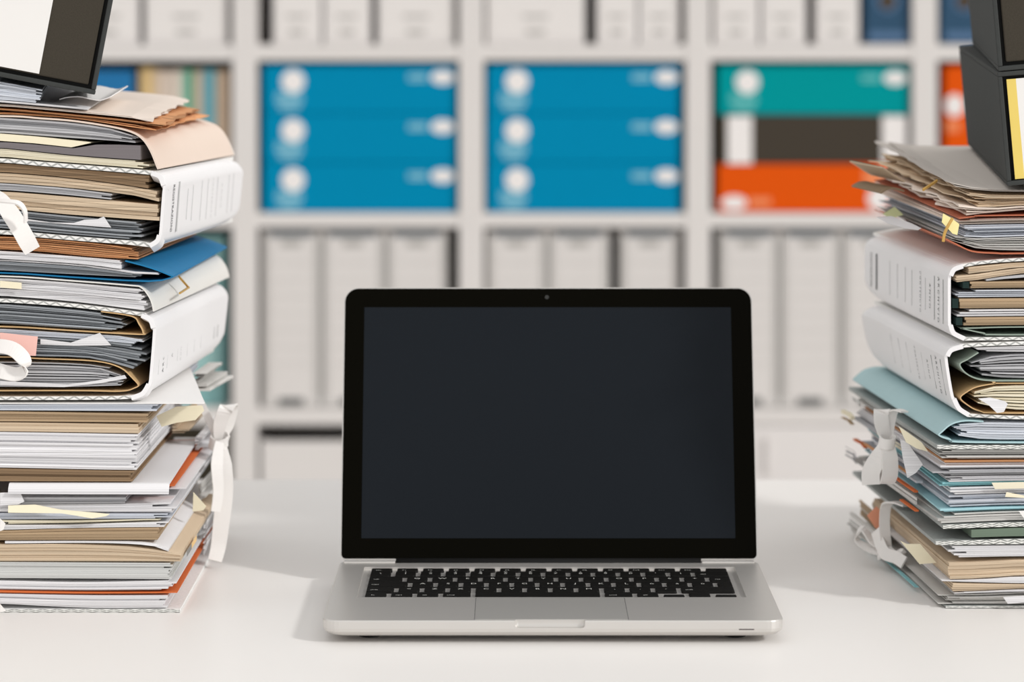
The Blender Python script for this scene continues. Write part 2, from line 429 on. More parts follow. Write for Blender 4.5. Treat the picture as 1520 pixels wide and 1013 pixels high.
# archive boxes, row 2
blue = mat('archive_blue', (0,134,176), 0.7, 0.04, var=0.03)
teal = mat('archive_teal', (0,148,152), 0.7, 0.04, var=0.03)
orange = mat('archive_orange', (222,84,4), 0.6, 0.1, var=0.03)
charcoal = mat('archive_charcoal', (64,57,48), 0.7, 0.2, var=0.05)
logo_w = mat('logo_white', (236,232,230), 0.6, 0.2)
logo_b = mat('logo_pale_blue', (136,194,212), 0.6, 0.2)
logo_t = mat('logo_pale_teal', (104,190,188), 0.6, 0.2)
logo_o = mat('logo_pale_orange', (234,140,92), 0.6, 0.2)
def archive_box(px0, px1, py0, py1, m, lm, label, group=None, style='logo', zbase=None):
    x0, x1, z1, z0 = X_(px0), X_(px1), Z_(py0), Z_(py1); y = DS+0.010
    e = empty('archive_box', ((x0+x1)/2, y+0.125, z0), label, 'archive box', group)
    MB().aabox(x0,x1,y,y+0.25,z0,z1-0.0006).build('body', m, e, bevel=0.003)
    h = z1-z0
    def P(fx, fz): return Vector((x0+(x1-x0)*fx, y, z0+h*fz))
    n = (0,-1,0)
    if style == 'logo':
        MB().disc(P(0.155,0.66), (0.021,0,0), (0,0,0.021), n, 0.0008).build('logo_disc', logo_w, e)
        a = MB()
        for i, (q, w) in enumerate(((0.40,0.046),(0.30,0.05),(0.20,0.044),(0.11,0.034))):
            p = P(0.135,q); a.aabox(p.x-w/2,p.x+w/2,y-0.0008,y-0.0001,p.z-0.0028,p.z+0.0028)
        a.build('logo_print', lm, e)
        MB().disc(P(0.93,0.74), (0.021,0,0), (0,0,0.0125), n, 0.0008).build('size_badge', logo_w, e)
        a = MB()
        for q in (0.78, 0.70):
            p = P(0.80,q); a.aabox(p.x-0.017,p.x+0.017,y-0.0008,y-0.0001,p.z-0.0025,p.z+0.0025)
        a.build('size_print', lm, e)
    elif style == 'labels':
        for fx in (0.115, 0.925):
            p = P(fx,0.5); MB().aabox(p.x-0.022,p.x+0.022,y-0.0012,y-0.0001,z0+0.0005,z1-0.002).build('white_label', logo_w, e)
    elif style == 'flipped':
        MB().disc(P(0.085,0.20), (0.023,0,0), (0,0,0.013), n, 0.0008).build('size_badge', logo_w, e)
        p = P(0.22,0.22); MB().aabox(p.x-0.02,p.x+0.02,y-0.0008,y-0.0001,p.z-0.007,p.z+0.007).build('size_print', lm, e)
        MB().disc(P(0.845,0.28), (0.021,0,0), (0,0,0.021), n, 0.0008).build('logo_disc', logo_w, e)
        p = P(0.84,0.72); MB().aabox(p.x-0.026,p.x+0.026,y-0.0008,y-0.0001,p.z-0.015,p.z+0.015).build('logo_print', lm, e)
    return e
gb = 'blue archive boxes stacked in threes'
for x0, x1, where in ((390,677,'stack nearest the magazines'),(723,1010,'stack next to the teal box')):
    ys = (96, 169.5, 243, 316.0)
    for k, w in enumerate(('topmost', 'middle one', 'lowest')):
        archive_box(x0, x1, ys[k], ys[k+1], blue, logo_b, f'bright blue archive box, {w} of the {where}', gb)
archive_box(1066, 1350, 97, 171, teal, logo_t, 'teal archive box with white round logo on top of a charcoal box')
archive_box(1066, 1350, 171, 244, charcoal, logo_o, 'charcoal archive box with two white labels between teal and orange boxes', style='labels')
archive_box(1066, 1350, 244, 316.0, orange, logo_o, 'orange archive box lying under the charcoal box', style='flipped')
# upright orange box in the next cell
e = empty('archive_box', (X_(1440), DS+0.135, zr2), 'orange archive box standing behind the black slipcases', 'archive box')
MB().aabox(X_(1404),X_(1478),DS+0.01,DS+0.26,zr2,Z_(98)).build('body', orange, e, bevel=0.003)
MB().disc((X_(1418),DS+0.01,Z_(157)), (0.017,0,0), (0,0,0.02), (0,-1,0), 0.0008).build('logo_disc', logo_w, e)
MB().aabox(X_(1406),X_(1426),DS+0.0092,DS+0.0099,Z_(196),Z_(180)).build('logo_print', logo_o, e)

# row 2, first cell: magazines
mags = [(112,196,104,(20,110,165),'bright blue'),(197,204,108,(30,38,36),'black'),(205,213,101,(196,170,128),'tan'),(213.6,223,100,(222,190,128),'yellow ochre'),
        (224,233,103,(206,184,156),'sand'),(234,246,105,(214,196,180),'pinkish beige'),(247,256,105,(206,192,178),'warm grey'),(257,266,104,(220,206,192),'cream'),
        (267,273,105,(170,196,180),'pale green'),(274,284,103,(66,160,130),'green'),(285,298,105,(190,172,150),'light brown'),(299,305,103,(120,168,176),'dusty blue'),
        (306,317,103,(84,158,174),'turquoise'),(318,327,106,(200,178,154),'beige'),(328,338,105,(206,182,158),'buff')]
for a, b, t, c, nm in mags:
    x0, x1 = X_(a), X_(b); y0 = DS+0.02; z1 = Z_(t)
    e = empty('magazine_file' if b-a > 50 else 'magazine', ((x0+x1)/2, y0+0.1, zr2),
              f'{nm} {"magazine file" if b-a > 50 else "magazine spine"} in the row of upright magazines', 'magazine file' if b-a > 50 else 'magazine', 'upright magazines under the white files')
    w = x1-x0
    cov = mat('magazine_'+nm.replace(' ', '_'), c, 0.5, 0.3)
    MB().aabox(x0, x1, y0, y0+0.0012, zr2, z1).build('spine', cov, e)
    MB().aabox(x0, x0+0.0006, y0+0.0012, y0+0.21, zr2, z1).build('cover', cov, e)
    MB().aabox(x1-0.0006, x1, y0+0.0012, y0+0.21, zr2, z1).build('cover', cov, e)
    MB().aabox(x0+0.0007, x1-0.0007, y0+0.0013, y0+0.208, zr2+0.001, z1-0.002).build('page_block', page('mag_pages', (226,220,208)), e)

# row 3: teal file and lever files
teal_f = mat('teal_file', (128,172,172), 0.6, 0.3)
e = empty('teal_file_box', (X_(240), DS+0.15, zr3), 'dusty teal file box standing in the cell under the magazines', 'file box')
MB().aabox(X_(130),X_(331),DS+0.03,DS+0.30,zr3,Z_(352)).build('body', teal_f, e, bevel=0.003)
MB().aabox(X_(140),X_(321),DS+0.0288,DS+0.0299,Z_(560),Z_(470)).build('front_label', mat('teal_label', (150,188,186), 0.6, 0.2), e)
lever_b = mat('lever_file_grey', (204,201,198), 0.5, 0.3, var=0.02)
slate_p = mat('print_slate', (112,122,130), 0.7, 0.2)
def lever_file(px0, px1, label, group, lower=False):
    x0, x1 = X_(px0), X_(px1); y0 = DS+0.016; z0 = zr3; z1 = Z_(343); cx = (x0+x1)/2
    e = empty('lever_arch_file', (cx, y0+0.14, z0), label, 'file', group)
    MB().aabox(x0,x1,y0,y0+0.28,z0,z1).build('body', lever_b, e, bevel=0.004)
    l = MB().aabox(x0+0.014,x1-0.014,y0-0.0012,y0-0.0001,z0+0.012,z1-0.012).build('spine_label', lever_l, e)
    a = MB(); a.aabox(x0+0.014,x1-0.014,y0-0.0018,y0-0.0013,z1-0.0115,z1-0.001)
    a.build('header_band', slate_p, e)
    a = MB(); a.aabox(cx-0.018,cx+0.018,y0-0.0018,y0-0.0013,z1-0.030,z1-0.017); a.build('print', ink_grey, l)
    a = MB(); a.aabox(cx-0.022,cx+0.022,y0-0.0018,y0-0.0013,z0+0.004,z0+0.017); a.build('print', ink_dark, l)
    a = MB()
    for q in range(7):
        zz = z1-0.06-q*0.03; a.aabox(x0+0.018,x1-0.018,y0-0.0016,y0-0.0013,zz,zz+0.0008)
    a.build('ruled_lines', ink_grey, l)
    for s in (x0+0.006, x1-0.006):
        MB().aabox(s-0.002,s+0.002,y0-0.0006,y0-0.0001,z0+0.02,z1-0.02).build('edge_strip', ink_grey, e)
    return e
for g, where, spots in (('lever arch files by the teal file', ('beside the cell with the teal file', 'in the middle of three under the blue boxes near the magazines', 'by a dark gap under the blue boxes near the magazines'), ((388,474),(476,570),(572,664))),
                        ('lever arch files behind the laptop', ('behind the laptop lid, against the upright', 'behind the middle of the laptop lid, by a dark gap', 'behind the laptop lid, past the dark gap'), ((722,811),(813,905),(920,1010))),
                        ('lever arch files under the orange box', ('by the dark gap under the orange archive box', 'in the middle of three under the orange archive box', 'behind the white binders, under the orange archive box'), ((1068,1157),(1159,1249),(1251,1345)))):
    for w, (a, b) in zip(where, spots): lever_file(a, b, 'grey-white lever arch file '+w, g)
# row 4: white storage fronts
e = empty('storage_box', (X_(531), DS+0.15, zr4), 'white open-topped storage box with a dark gap above it in the bottom row', 'storage box')
bx0, bx1, bz = X_(387), X_(677), Z_(656)
MB().aabox(bx0,bx1,DS+0.008,DS+0.014,zr4,bz).build('front_panel', white_lac, e, bevel=0.001)
MB().aabox(bx0,bx1,DS+0.294,DS+0.3,zr4,bz).build('back_panel', white_lac, e)
for q in (bx0, bx1-0.006): MB().aabox(q,q+0.006,DS+0.0142,DS+0.2938,zr4,bz).build('side_panel', white_lac, e)
MB().aabox(bx0+0.0062,bx1-0.0062,DS+0.0142,DS+0.2938,zr4,zr4+0.006).build('bottom_panel', back_m, e)
MB().aabox(X_(480),X_(584),DS+0.006,DS+0.0078,Z_(760),Z_(735)).build('label_holder', lever_b, e)
for a, lab in ((715.5, 'white cabinet door in the bottom row behind the laptop'), (1052, 'white cabinet door in the bottom row under the lever files by the orange box'), (1389, 'white cabinet door in the bottom row behind the stack with the teal folder')):
    x0 = X_(a+4); x1 = X_(a+297); e = empty('cabinet_door', ((x0+x1)/2, DS, zr4), lab, 'door')
    MB().aabox(x0,x1,DS+0.004,DS+0.022,zr4+0.002,shelves[2][0]-0.002).build('door_panel', file_white, e, bevel=0.002)
    MB().aabox(X_(a+85),X_(a+92),DS-0.004,DS+0.0038,Z_(702),Z_(648)).build('pull_handle', file_white, e, bevel=0.002)

# ------------------------------------------------------------------ laptop
alu = mat('aluminium', (214,211,207), 0.36, 0.5, metal=0.60, var=0.015, scale=60, bump=0.02, bscale=2500)
alu_d = mat('aluminium_pad', (208,206,202), 0.36, 0.5, metal=0.6, var=0.01)
key_m = mat('key_black', (16,15,13), 0.55, 0.15, var=0.1)
leg_m = mat('key_legend', (205,205,200), 0.6, 0.2)
glass_m = mat('bezel_glass', (8,7,3), 0.12, 0.03, var=0.02)
scr_m = mat('dark_screen', (29,33,38), 0.22, 0.05, var=0.01)
rub_m = mat('black_rubber', (22,22,22), 0.7, 0.2)
LX = 0.0288; LF = 2.030; LB = 2.252; LW = 0.325; DECK = CZ-0.4282; BOT = TABLE_Z+0.0035
lap = empty('laptop', (LX, (LF+LB)/2, TABLE_Z), 'silver laptop with black keys and a blank dark screen, open on the desk', 'laptop')
def rrect(x0, x1, y0, y1, r, seg=6):
    pts = []
    for cx, cy, a0 in ((x1-r,y0+r,-90),(x1-r,y1-r,0),(x0+r,y1-r,90),(x0+r,y0+r,180)):
        for i in range(seg+1):
            a = math.radians(a0+90*i/seg); pts.append((cx+r*math.cos(a), cy+r*math.sin(a)))
    return pts
def loft(loops):
    v, f = [], []; n = len(loops[0])
    for lp in loops: v += [Vector(p) for p in lp]
    for k in range(len(loops)-1):
        for i in range(n):
            j = (i+1) % n; f.append([k*n+i, k*n+j, (k+1)*n+j, (k+1)*n+i])
    f.append(list(range(n))); f.append([(len(loops)-1)*n+i for i in range(n)])
    return v, f
x0, x1 = LX-LW/2, LX+LW/2
loops = []
for ins, z in ((0.020,BOT),(0.010,BOT+0.0006),(0.0035,BOT+0.0026),(0.0006,BOT+0.0052),(0,BOT+0.0075),(0,DECK-0.0008),(0.0003,DECK-0.0002),(0.0009,DECK)):
    loops.append([(x,y,z) for x, y in rrect(x0+ins,x1-ins,LF+ins,LB-ins*0.3,max(0.003,0.012-ins*0.3))])
v, f = loft(loops)
base = obj('base', v, f, alu, lap)
KX0, KX1 = LX-0.1385, LX+0.1385
WX0, WX1 = LX-0.1425, LX+0.1425
KF = LF+0.0835; ROWP = 0.0197
WF, WBk = KF-0.002, KF+ROWP*5+0.0145
# keyboard well and thumb notch cut out of the base
def cutter(lo, hi, bev=0):
    o = MB().aabox(lo[0],hi[0],lo[1],hi[1],lo[2],hi[2]).build('cutter', alu)
    if bev:
        m = o.modifiers.new('b','BEVEL'); m.width = bev; m.segments = 3
    return o
cuts = [cutter((WX0,WF,DECK-0.0022),(WX1,WBk,DECK+0.01)), cutter((LX-0.0265,LF-0.004,DECK-0.0052),(LX+0.0225,LF+0.0042,DECK+0.01),0.0022),
        cutter((LX+0.1305,LF-0.002,DECK-0.0066),(LX+0.1415,LF+0.0015,DECK-0.0058))]
for c_ in cuts:
    m = base.modifiers.new('cut','BOOLEAN'); m.operation = 'DIFFERENCE'; m.object = c_; m.solver = 'EXACT'
bpy.context.view_layer.update()
me = bpy.data.meshes.new_from_object(base.evaluated_get(bpy.context.evaluated_depsgraph_get()))
base.modifiers.clear(); base.data = me
for c_ in cuts: bpy.data.objects.remove(c_)
MB().aabox(LX+0.1307,LX+0.1413,LF+0.0004,LF+0.0012,DECK-0.0066,DECK-0.0059).build('infrared_window', mat('dark_red_window', (48,26,28), 0.3, 0.3), lap)
for sx in (-1,1):
    for yy in (LF+0.03, LB-0.03):
        MB().disc((LX+sx*0.13,yy,TABLE_Z+0.0001), (0.008,0,0), (0,0.008,0), (0,0,1), 0.0038).build('rubber_foot', rub_m, lap)
# trackpad, framed by a hairline groove
MB().aabox(LX-0.0545,LX+0.0525,LF+0.0035,KF-0.0055,DECK-0.0004,DECK+0.00015).build('trackpad', alu_d, lap)
a = MB(); gx0, gx1 = LX-0.0550, LX+0.0530
a.aabox(gx0-0.0004,gx0,LF+0.0035,KF-0.005,DECK-0.0003,DECK+0.0001); a.aabox(gx1,gx1+0.0004,LF+0.0035,KF-0.005,DECK-0.0003,DECK+0.0001)
a.aabox(gx0,gx1,KF-0.0055,KF-0.005,DECK-0.0003,DECK+0.0001)
a.build('trackpad_groove', mat('groove_grey', (92,92,92), 0.7, 0.2), lap)
# keys (ISO layout)
U = 0.01905; KZ0, KZ1 = DECK-0.0021, DECK-0.0003; GAP = 0.0034
rows = [
 (0, [(w, s) for w, s in zip([1]*3+[1.25,5,1.25]+[1], ['fn','ctrl','alt','cmd','','cmd','alt'])]),
 (1, [(1.25,'shift'),(1,'<')]+[(1,c) for c in 'ZXCVBNM,.-']+[(2.25,'shift')]),
 (2, [(1.75,'caps')]+[(1,c) for c in 'ASDFGHJKL']+[(1,'\u00f2'),(1,'\u00e0'),(1,'\u00f9'),(0.75,'')]),
 (3, [(1.5,'tab')]+[(1,c) for c in 'QWERTYUIOP']+[(1,'\u00e8'),(1,'+'),(1,'ret')]),
 (4, [(1,'\\')]+[(1,c) for c in '1234567890']+[(1,"'"),(1,'\u00ec'),(1.5,'del')]),
 (5, [(14.5/14, s) for s in ['esc']+['F%d' % k for k in range(1,13)]+['']]),
]
def key(xa, xb, ya, yb, s):
    q = 0.0004
    lo = [(x,y,KZ0) for x, y in rrect(xa,xb,ya,yb,0.0016,2)]
    hi = [(x,y,KZ1) for x, y in rrect(xa+q,xb-q,ya+q,yb-q,0.0014,2)]
    v, f = loft([lo, hi]); k = obj('key', v, f, key_m, lap)
    if s:
        t = MB(); sz = 0.0062 if len(s) == 1 else 0.0034
        text_on(t, s, sz, ((xa+xb)/2 if len(s) == 1 else xa+0.0058, (ya+yb)/2-(0 if len(s) == 1 else 0.003), KZ1+0.0001), (1,0,0), (0,1,0), (0,0,0))
        if s in '1234567890':
            text_on(t, {'1':'!','2':'"','3':'\u00a3','4':'$','5':'%','6':'&','7':'/','8':'(','9':')','0':'='}[s], 0.0045, ((xa+xb)/2, (ya+yb)/2+0.0052, KZ1+0.0001), (1,0,0), (0,1,0), (0,0,0))
        t.build('legend', leg_m, k)
for r, ks in rows:
    x = KX0; ya = KF+r*ROWP; dep = ROWP if r < 5 else 0.0118
    for w, s in ks:
        key(x+GAP/2, x+w*U-GAP/2, ya+GAP/2*0.8, ya+dep-GAP/2*0.8, s); x += w*U
    if r == 0:
        h = (ROWP-GAP*0.8)/2
        for i in range(3):
            xa, xb = x+i*U+GAP/2, x+(i+1)*U-GAP/2
            key(xa, xb, ya+GAP*0.4, ya+GAP*0.4+h-0.0004, '')
            if i == 1: key(xa, xb, ya+GAP*0.4+h+0.0004, ya+ROWP-GAP*0.4, '')
# lid
ANG = math.radians(15.2)
lo_ = Vector((LX, LB-0.003, DECK+0.0005)); up = Vector((0, math.sin(ANG), math.cos(ANG))); nf = Vector((0, -math.cos(ANG), math.sin(ANG)))
LH = 0.2148
def LP(u, v, w=0): return lo_+Vector((u,0,0))+up*v+nf*w
def rr(u0, u1, v0, v1, rt, rb, seg=8):
    pts = []
    for cx, cy, a0, r in ((u1-rb,v0+rb,-90,rb),(u1-rt,v1-rt,0,rt),(u0+rt,v1-rt,90,rt),(u0+rb,v0+rb,180,rb)):
        for i in range(seg+1):
            a = math.radians(a0+90*i/seg); pts.append((cx+r*math.cos(a), cy+r*math.sin(a)))
    return pts
hw = LW/2
lid_loops = []
for ins, w in ((0.004,-0.0062),(0.0012,-0.0058),(0.0002,-0.0045),(0,-0.0030),(0,0.0000)):
    lid_loops.append([LP(u,v_,w) for u, v_ in rr(-hw+ins,hw-ins,0.001+ins,LH-ins,0.0115,0.004)])
v, f = loft(lid_loops); lid = obj('lid', v, f, alu, lap)
v, f = loft([[LP(u,v_,w) for u, v_ in rr(-hw+0.0009,hw-0.0009,0.0016,LH-0.0009,0.0107,0.0035)] for w in (0.00005,0.0006)])
obj('bezel', v, f, glass_m, lid)
su0, su1 = -hw+0.0163, hw-0.0172
v, f = loft([[LP(u,v_,w) for u, v_ in ((su0,0.0172),(su1,0.0172),(su1,LH-0.0160),(su0,LH-0.0160))] for w in (0.00062,0.0008)])
obj('screen', v, f, scr_m, lid)
MB().disc(LP(-0.001,LH-0.0078,0.0006), (0.0016,0,0), up*0.0016, nf, 0.00015).build('webcam_lens', mat('webcam_grey', (52,52,50), 0.3, 0.3), lid)
# hinge barrel and deck shoulders beside it
hb = []
for u in (LX-0.119, LX+0.118):
    hb.append([(u, LB-0.006+0.0042*math.cos(a), DECK-0.0012+0.0042*math.sin(a)) for a in [2*math.pi*i/16 for i in range(16)]])
v, f = loft(hb); obj('hinge_barrel', v, f, rub_m, lap, smooth=True)
for a_, b_ in ((x0+0.003, LX-0.1195), (LX+0.1185, x1-0.003)):
    MB().aabox(a_,b_,LB-0.0095,LB-0.0055,DECK-0.001,DECK+0.0012).build('hinge_shoulder', alu, lap, bevel=0.0006)


# ------------------------------------------------------------------ paper stacks: materials
P_white = page('paper_white', (236,235,237), 0.16, 0.36)  # strong edge lines paint in the shade of gaps between sheets
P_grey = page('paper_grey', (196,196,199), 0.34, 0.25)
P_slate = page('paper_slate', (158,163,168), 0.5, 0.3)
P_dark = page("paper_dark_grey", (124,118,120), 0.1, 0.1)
P_cream = page('paper_cream', (238,230,206), 0.1, 0.12)
P_yellow = page('paper_yellow', (243,234,206), 0.05, 0.03)
P_tan = page('paper_tan', (222,200,172), 0.16, 0.42)
P_brown = page('paper_brown', (190,164,132), 0.25, 0.45)
P_rust = page('paper_rust', (220,160,112), 0.34, 0.45)
P_aged = page('paper_aged', (238,224,212), 0.1, 0.35)
P_blue = page('paper_blue_white', (216,221,230), 0.22, 0.3)
P_mixed = page('paper_mixed', (222,220,216), 0.34, 0.2)
P_pink = page('paper_pink', (238,190,180), 0.04, 0.02)
P_peach = page('paper_peach', (240,166,134), 0.05, 0.03)
P_orange = page('paper_orange', (214,112,60), 0.1, 0.1)
P_teal = page('paper_teal', (140,196,202), 0.1, 0.08)
P_green = page('paper_green', (112,128,112), 0.1, 0.08)
M_beige = mat('beige_card', (228,210,196), 0.7, 0.2, var=0.02, scale=30)
M_whitecard = mat('white_card', (238,236,234), 0.6, 0.25, var=0.015, scale=30)
M_greycard = mat('grey_white_card', (228,226,221), 0.6, 0.25, var=0.02, scale=30)
M_kraft = mat('kraft_card', (206,172,126), 0.7, 0.2, var=0.05, scale=60)
M_bluecard = mat('blue_card', (30,118,166), 0.65, 0.2, var=0.07, scale=120)
M_tealcard = mat('teal_card', (174,204,208), 0.65, 0.2, var=0.03, scale=60)
M_greencard = mat('sage_card', (150,164,152), 0.65, 0.2, var=0.03, scale=60)
M_orangecard = mat('orange_card', (190,112,84), 0.65, 0.2, var=0.05, scale=60)
M_cover = zigzag('binder_cover_board')
M_spine = mat('binder_spine_card', (238,237,238), 0.55, 0.3, var=0.012, scale=20)
M_board = zigzag('portfolio_board', (232,232,228), (140,142,138), top=(150,154,152), rows=2, period=0.0105)
M_boardw = zigzag('portfolio_board_white', (232,232,228), (140,142,138), top=(214,214,212), rows=2, period=0.0105)
M_tape = mat('white_tape', (240,237,234), 0.8, 0.15, var=0.02, scale=200)
M_ink = mat('spine_ink', (92,94,96), 0.8, 0.1)
M_inkl = mat('spine_ink_pale', (186,186,186), 0.8, 0.1)
M_clip = mat('gilt_wire', (206,164,84), 0.35, 0.5, metal=0.3)
M_band = mat('rubber_band', (196,156,84), 0.6, 0.3)
M_cloth = mat('black_bookcloth', (66,61,53), 0.85, 0.15, var=0.22, scale=900, bump=0.15, bscale=1500)
M_clothe = mat('black_box_paper', (62,64,63), 0.8, 0.2, var=0.12, scale=300)
M_rim = mat('box_recess_black', (20,20,19), 0.6, 0.2)
M_yel = mat('yellow_label_strip', (234,208,112), 0.6, 0.2)

def plate(name, pts, D, m, th=0.0006, lean=0.0, label=None, cat=None, group=None, parent=None):
    """thin sheet hanging or standing near the stack's front; lean moves its lower edge towards the camera"""
    ys = [p[1] for p in pts]; a, b = min(ys), max(ys)
    fr = [W(x, y, D-lean*((y-a)/max(1e-6, b-a))) for x, y in pts]
    n = len(fr); v = fr+[p+Vector((0, th, 0)) for p in fr]
    f = [list(range(n)), list(range(n, 2*n))]+[[i, (i+1)%n, n+(i+1)%n, n+i] for i in range(n)]
    o = obj(name, v, f, m, parent)
    return setp(o, label, cat, group) if parent is None else o
def spine_marks(st, spine, A, B, yaw, items, flip=False):
    """printed lettering and rules on a binder's spine; depth d in metres from its front end"""
    a, b = W(A[0], A[1], st.D), W(B[0], B[1], st.D); zd = (a-b).normalized(); ln = (a-b).length; mid = (a+b)/2
    d = Vector((math.sin(math.radians(yaw)), math.cos(math.radians(yaw)), 0))
    n = (zd.cross(d)*-1).normalized() if st.side > 0 else zd.cross(d).normalized()
    if n.x*st.side < 0: n = -n
    if st.side < 0: u, v = -zd, -d
    elif flip: u, v = -zd, d
    else: u, v = zd, -d
    for it in items:
        mk = MB()
        kind, dep = it[0], it[1]
        tz = 1-st.comp*dep/0.32
        c = mid+d*dep; c.z = TABLE_Z+(c.z-TABLE_Z)*tz; c = c+n*0.0004
        if kind == 't':
            _, _, txt, size, frac, tone = it
            vs_, _f = text_mesh(txt, size); w = max(p.x for p in vs_)-min(p.x for p in vs_)
            text_on(mk, txt, size, c, u, v, n*0.0002, sx=ln*frac/w)
        else:
            _, _, frac, wid, tone = it
            mk.box(c-zd*ln*frac/2-d*wid/2, zd*ln*frac, d*wid, n*0.0002)
        mk.build('lettering' if kind == 't' else 'rule_line', M_ink if tone else M_inkl, spine)
def binder(st, label, topc, botc, tc, bc, sp, yaw, A, B, items, flip=False, L=0.318, th=7):
    """cardboard binder lying flat: upper cover, lower cover, rounded spine with print; tc / bc near ends in px"""
    near = W(sp[len(sp)//2][0], sp[-1][1], st.D)
    e = empty('ring_binder', near+Vector((-0.1*st.side, 0.15, 0)), label, 'binder')
    sheaf(st, 'upper_cover', None, None, M_cover, topc, [(x, y+th) for x, y in topc], tc, 1, L, yaw, parent=e)
    sheaf(st, 'lower_cover', None, None, M_cover, [(x, y-th) for x, y in botc], botc, bc, 1, L, yaw, parent=e)
    s = shell(st, 'spine', M_spine, sp, 0.0022, L, yaw, parent=e, taper=True)
    spine_marks(st, s, A, B, yaw, items, flip)
    # soft creased hinges where the covers meet the spine
    for q in (sp[0:3], sp[-3:]):
        shell(st, 'hinge_fold', M_spine, q, 0.0034, 0.012, yaw, parent=e, y0=-0.0012)
    return e
def slipcase(label, fbl, fbr_dir, up_dir, back, w, h, labels, name='slipcase_box'):
    """cloth-covered box: shell, recessed front panel, labels (fx0, fx1, fz0, fz1, material, part name)"""
    o = Vector(fbl); ex = Vector(fbr_dir).normalized()*w; ez = Vector(up_dir).normalized()*h; ey = Vector(back)
    e = empty(name, o+ex/2+ey/2, label, 'box')
    t = 0.0035; exn, ezn, eyn = ex.normalized(), ez.normalized(), ey.normalized()
    MB().box(o, ex, ey, ezn*t).build('bottom_board', M_clothe, e, bevel=0.0008)
    MB().box(o+ez-ezn*t, ex, ey, ezn*t).build('top_board', M_clothe, e, bevel=0.0008)
    MB().box(o+ezn*t, exn*t, ey, ez-ezn*2*t).build('side_board', M_clothe, e, bevel=0.0008)
    MB().box(o+ex-exn*t+ezn*t, exn*t, ey, ez-ezn*2*t).build('side_board', M_clothe, e, bevel=0.0008)
    MB().box(o+exn*t+ezn*t+ey-eyn*t, ex-exn*2*t, eyn*t, ez-ezn*2*t).build('back_board', M_clothe, e)
    MB().box(o+exn*t+ezn*t+eyn*0.006, ex-exn*2*t, eyn*0.003, ez-ezn*2*t).build('recess', M_rim, e)
    g = 0.0062
    p = MB().box(o+exn*g+ezn*g+eyn*0.0022, ex-exn*2*g, eyn*0.0036, ez-ezn*2*g).build('front_panel', M_cloth, e, bevel=0.001)
    for fx0, fx1, fz0, fz1, m, nm in labels:
        MB().box(o+exn*fx0+ezn*fz0+eyn*0.0014, exn*(fx1-fx0), eyn*0.0007, ezn*(fz1-fz0)).build(nm, m, p)
    return e

# ------------------------------------------------------------------ stack with the blue folder
D = LS.D
def S(*a, **k): return sheaf(LS, *a, **k)
gB = 'papers in the stack with the blue folder'
# lowest portfolio
pf = empty('tied_portfolio', W(100, 910, D)+Vector((0,0.16,0)), 'cardboard portfolio tied with white tape under the stack with the blue folder', 'portfolio')
S('lower_board', None, None, M_boardw, [(-190,904.5),(267,904.5)], [(-190,909.9),(267,909.9)], 267, 1, 0.335, 0, parent=pf)
S('sheaf', 'thin white papers directly on the patterned lower portfolio board, beneath the orange sheet', 'papers', P_white, [(0,881.5),(130,884),(250,884)], [(0,897),(120,903),(250,903)], 250, 7, 0.32, jit=4, group=gB)
S('folder_sheet', 'thin orange folder sheet between white papers at the foot of the stack', 'folder', P_orange, [(0,876.5),(120,879),(252,879),(262,878.6)], [(0,880.5),(120,882),(252,881.4),(262,881)], 263, 1, 0.30, group=gB)
S('sheaf', 'white papers lying straight on the thin orange folder sheet', 'papers', P_white, [(0,862.5),(120,865),(262,862)], [(0,876.5),(120,878),(262,877)], 262, 6, 0.31, jit=5, jy=3, group=gB)
S('sheaf', 'pale grey block of papers under the thickest tan magazines', 'papers', page('paper_pale_grey', (210,211,209), 0.08, 0.2), [(0,835),(250,836.5)], [(0,859),(250,860.5)], 256, 9, 0.31, jit=4, group=gB)
bk = S('magazine_pile', 'thickest tan magazine block near the foot of the stack, with coloured spine marks', 'magazines', P_tan, [(0,808.5),(100,808),(200,812.5),(252,820),(272,823)], [(0,834.4),(272,834.8)], 272, 5, 0.27, jit=1.5, group=gB)
def spine_patch(o, px, y0, y1, d0, d1, m, name='spine_mark'):
    p = W(px, y1, D); q = W(px, y0, D)
    MB().box(p+Vector((0.0004, d0, 0)), (0.0003,0,0), (0,d1-d0,0), (0,0,q.z-p.z)).build(name, m, o)
spine_patch(bk, 272, 826, 834, 0.02, 0.05, mat('spine_grey', (140,138,134), 0.6, 0.2))
spine_patch(bk, 272, 826, 834, 0.05, 0.085, mat('spine_yellow', (238,200,140), 0.6, 0.2))
S('loose_sheet', 'single white sheet with a pointed corner on the thickest tan magazines', 'sheet', P_white, [(12,803.5),(150,803.5),(225,806),(250,815)], [(12,807.5),(150,807),(225,811),(250,819.5)], 250, 1, 0.28, far=12, group=gB)
bk = S('magazine_pile', 'slim pair of tan magazines below the yellow sheets', 'magazines', P_brown, [(0,788.5),(90,785.5),(237,783.5)], [(0,803),(237,802.5)], 237, 4, 0.27, jit=1.5, group=gB)
S('sheaf', 'rumpled white papers on the slim pair of tan magazines', 'papers', P_white, [(0,780),(90,780),(150,778),(240,775)], [(0,788),(90,785.2),(237,783.2)], 250, 4, 0.30, jit=6, group=gB)
S('loose_sheet', 'cream sheet below the folded yellow sheet', 'sheet', P_cream, [(6,772.5),(120,773),(220,771)], [(6,779),(120,777),(220,773.5)], 240, 2, 0.28, far=6, group=gB)
S('sheaf', 'blue-grey shaded papers right under the folded yellow sheet', 'papers', P_blue, [(0,762.5),(220,763)], [(0,772.2),(220,770.8)], 262, 4, 0.30, jit=9, group=gB)
S('sheaf', 'white papers behind the folded yellow sheet', 'papers', P_white, [(0,750),(190,748.5),(262,746)], [(0,762.2),(262,762.8)], 262, 5, 0.30, jit=10, jy=4, group=gB)
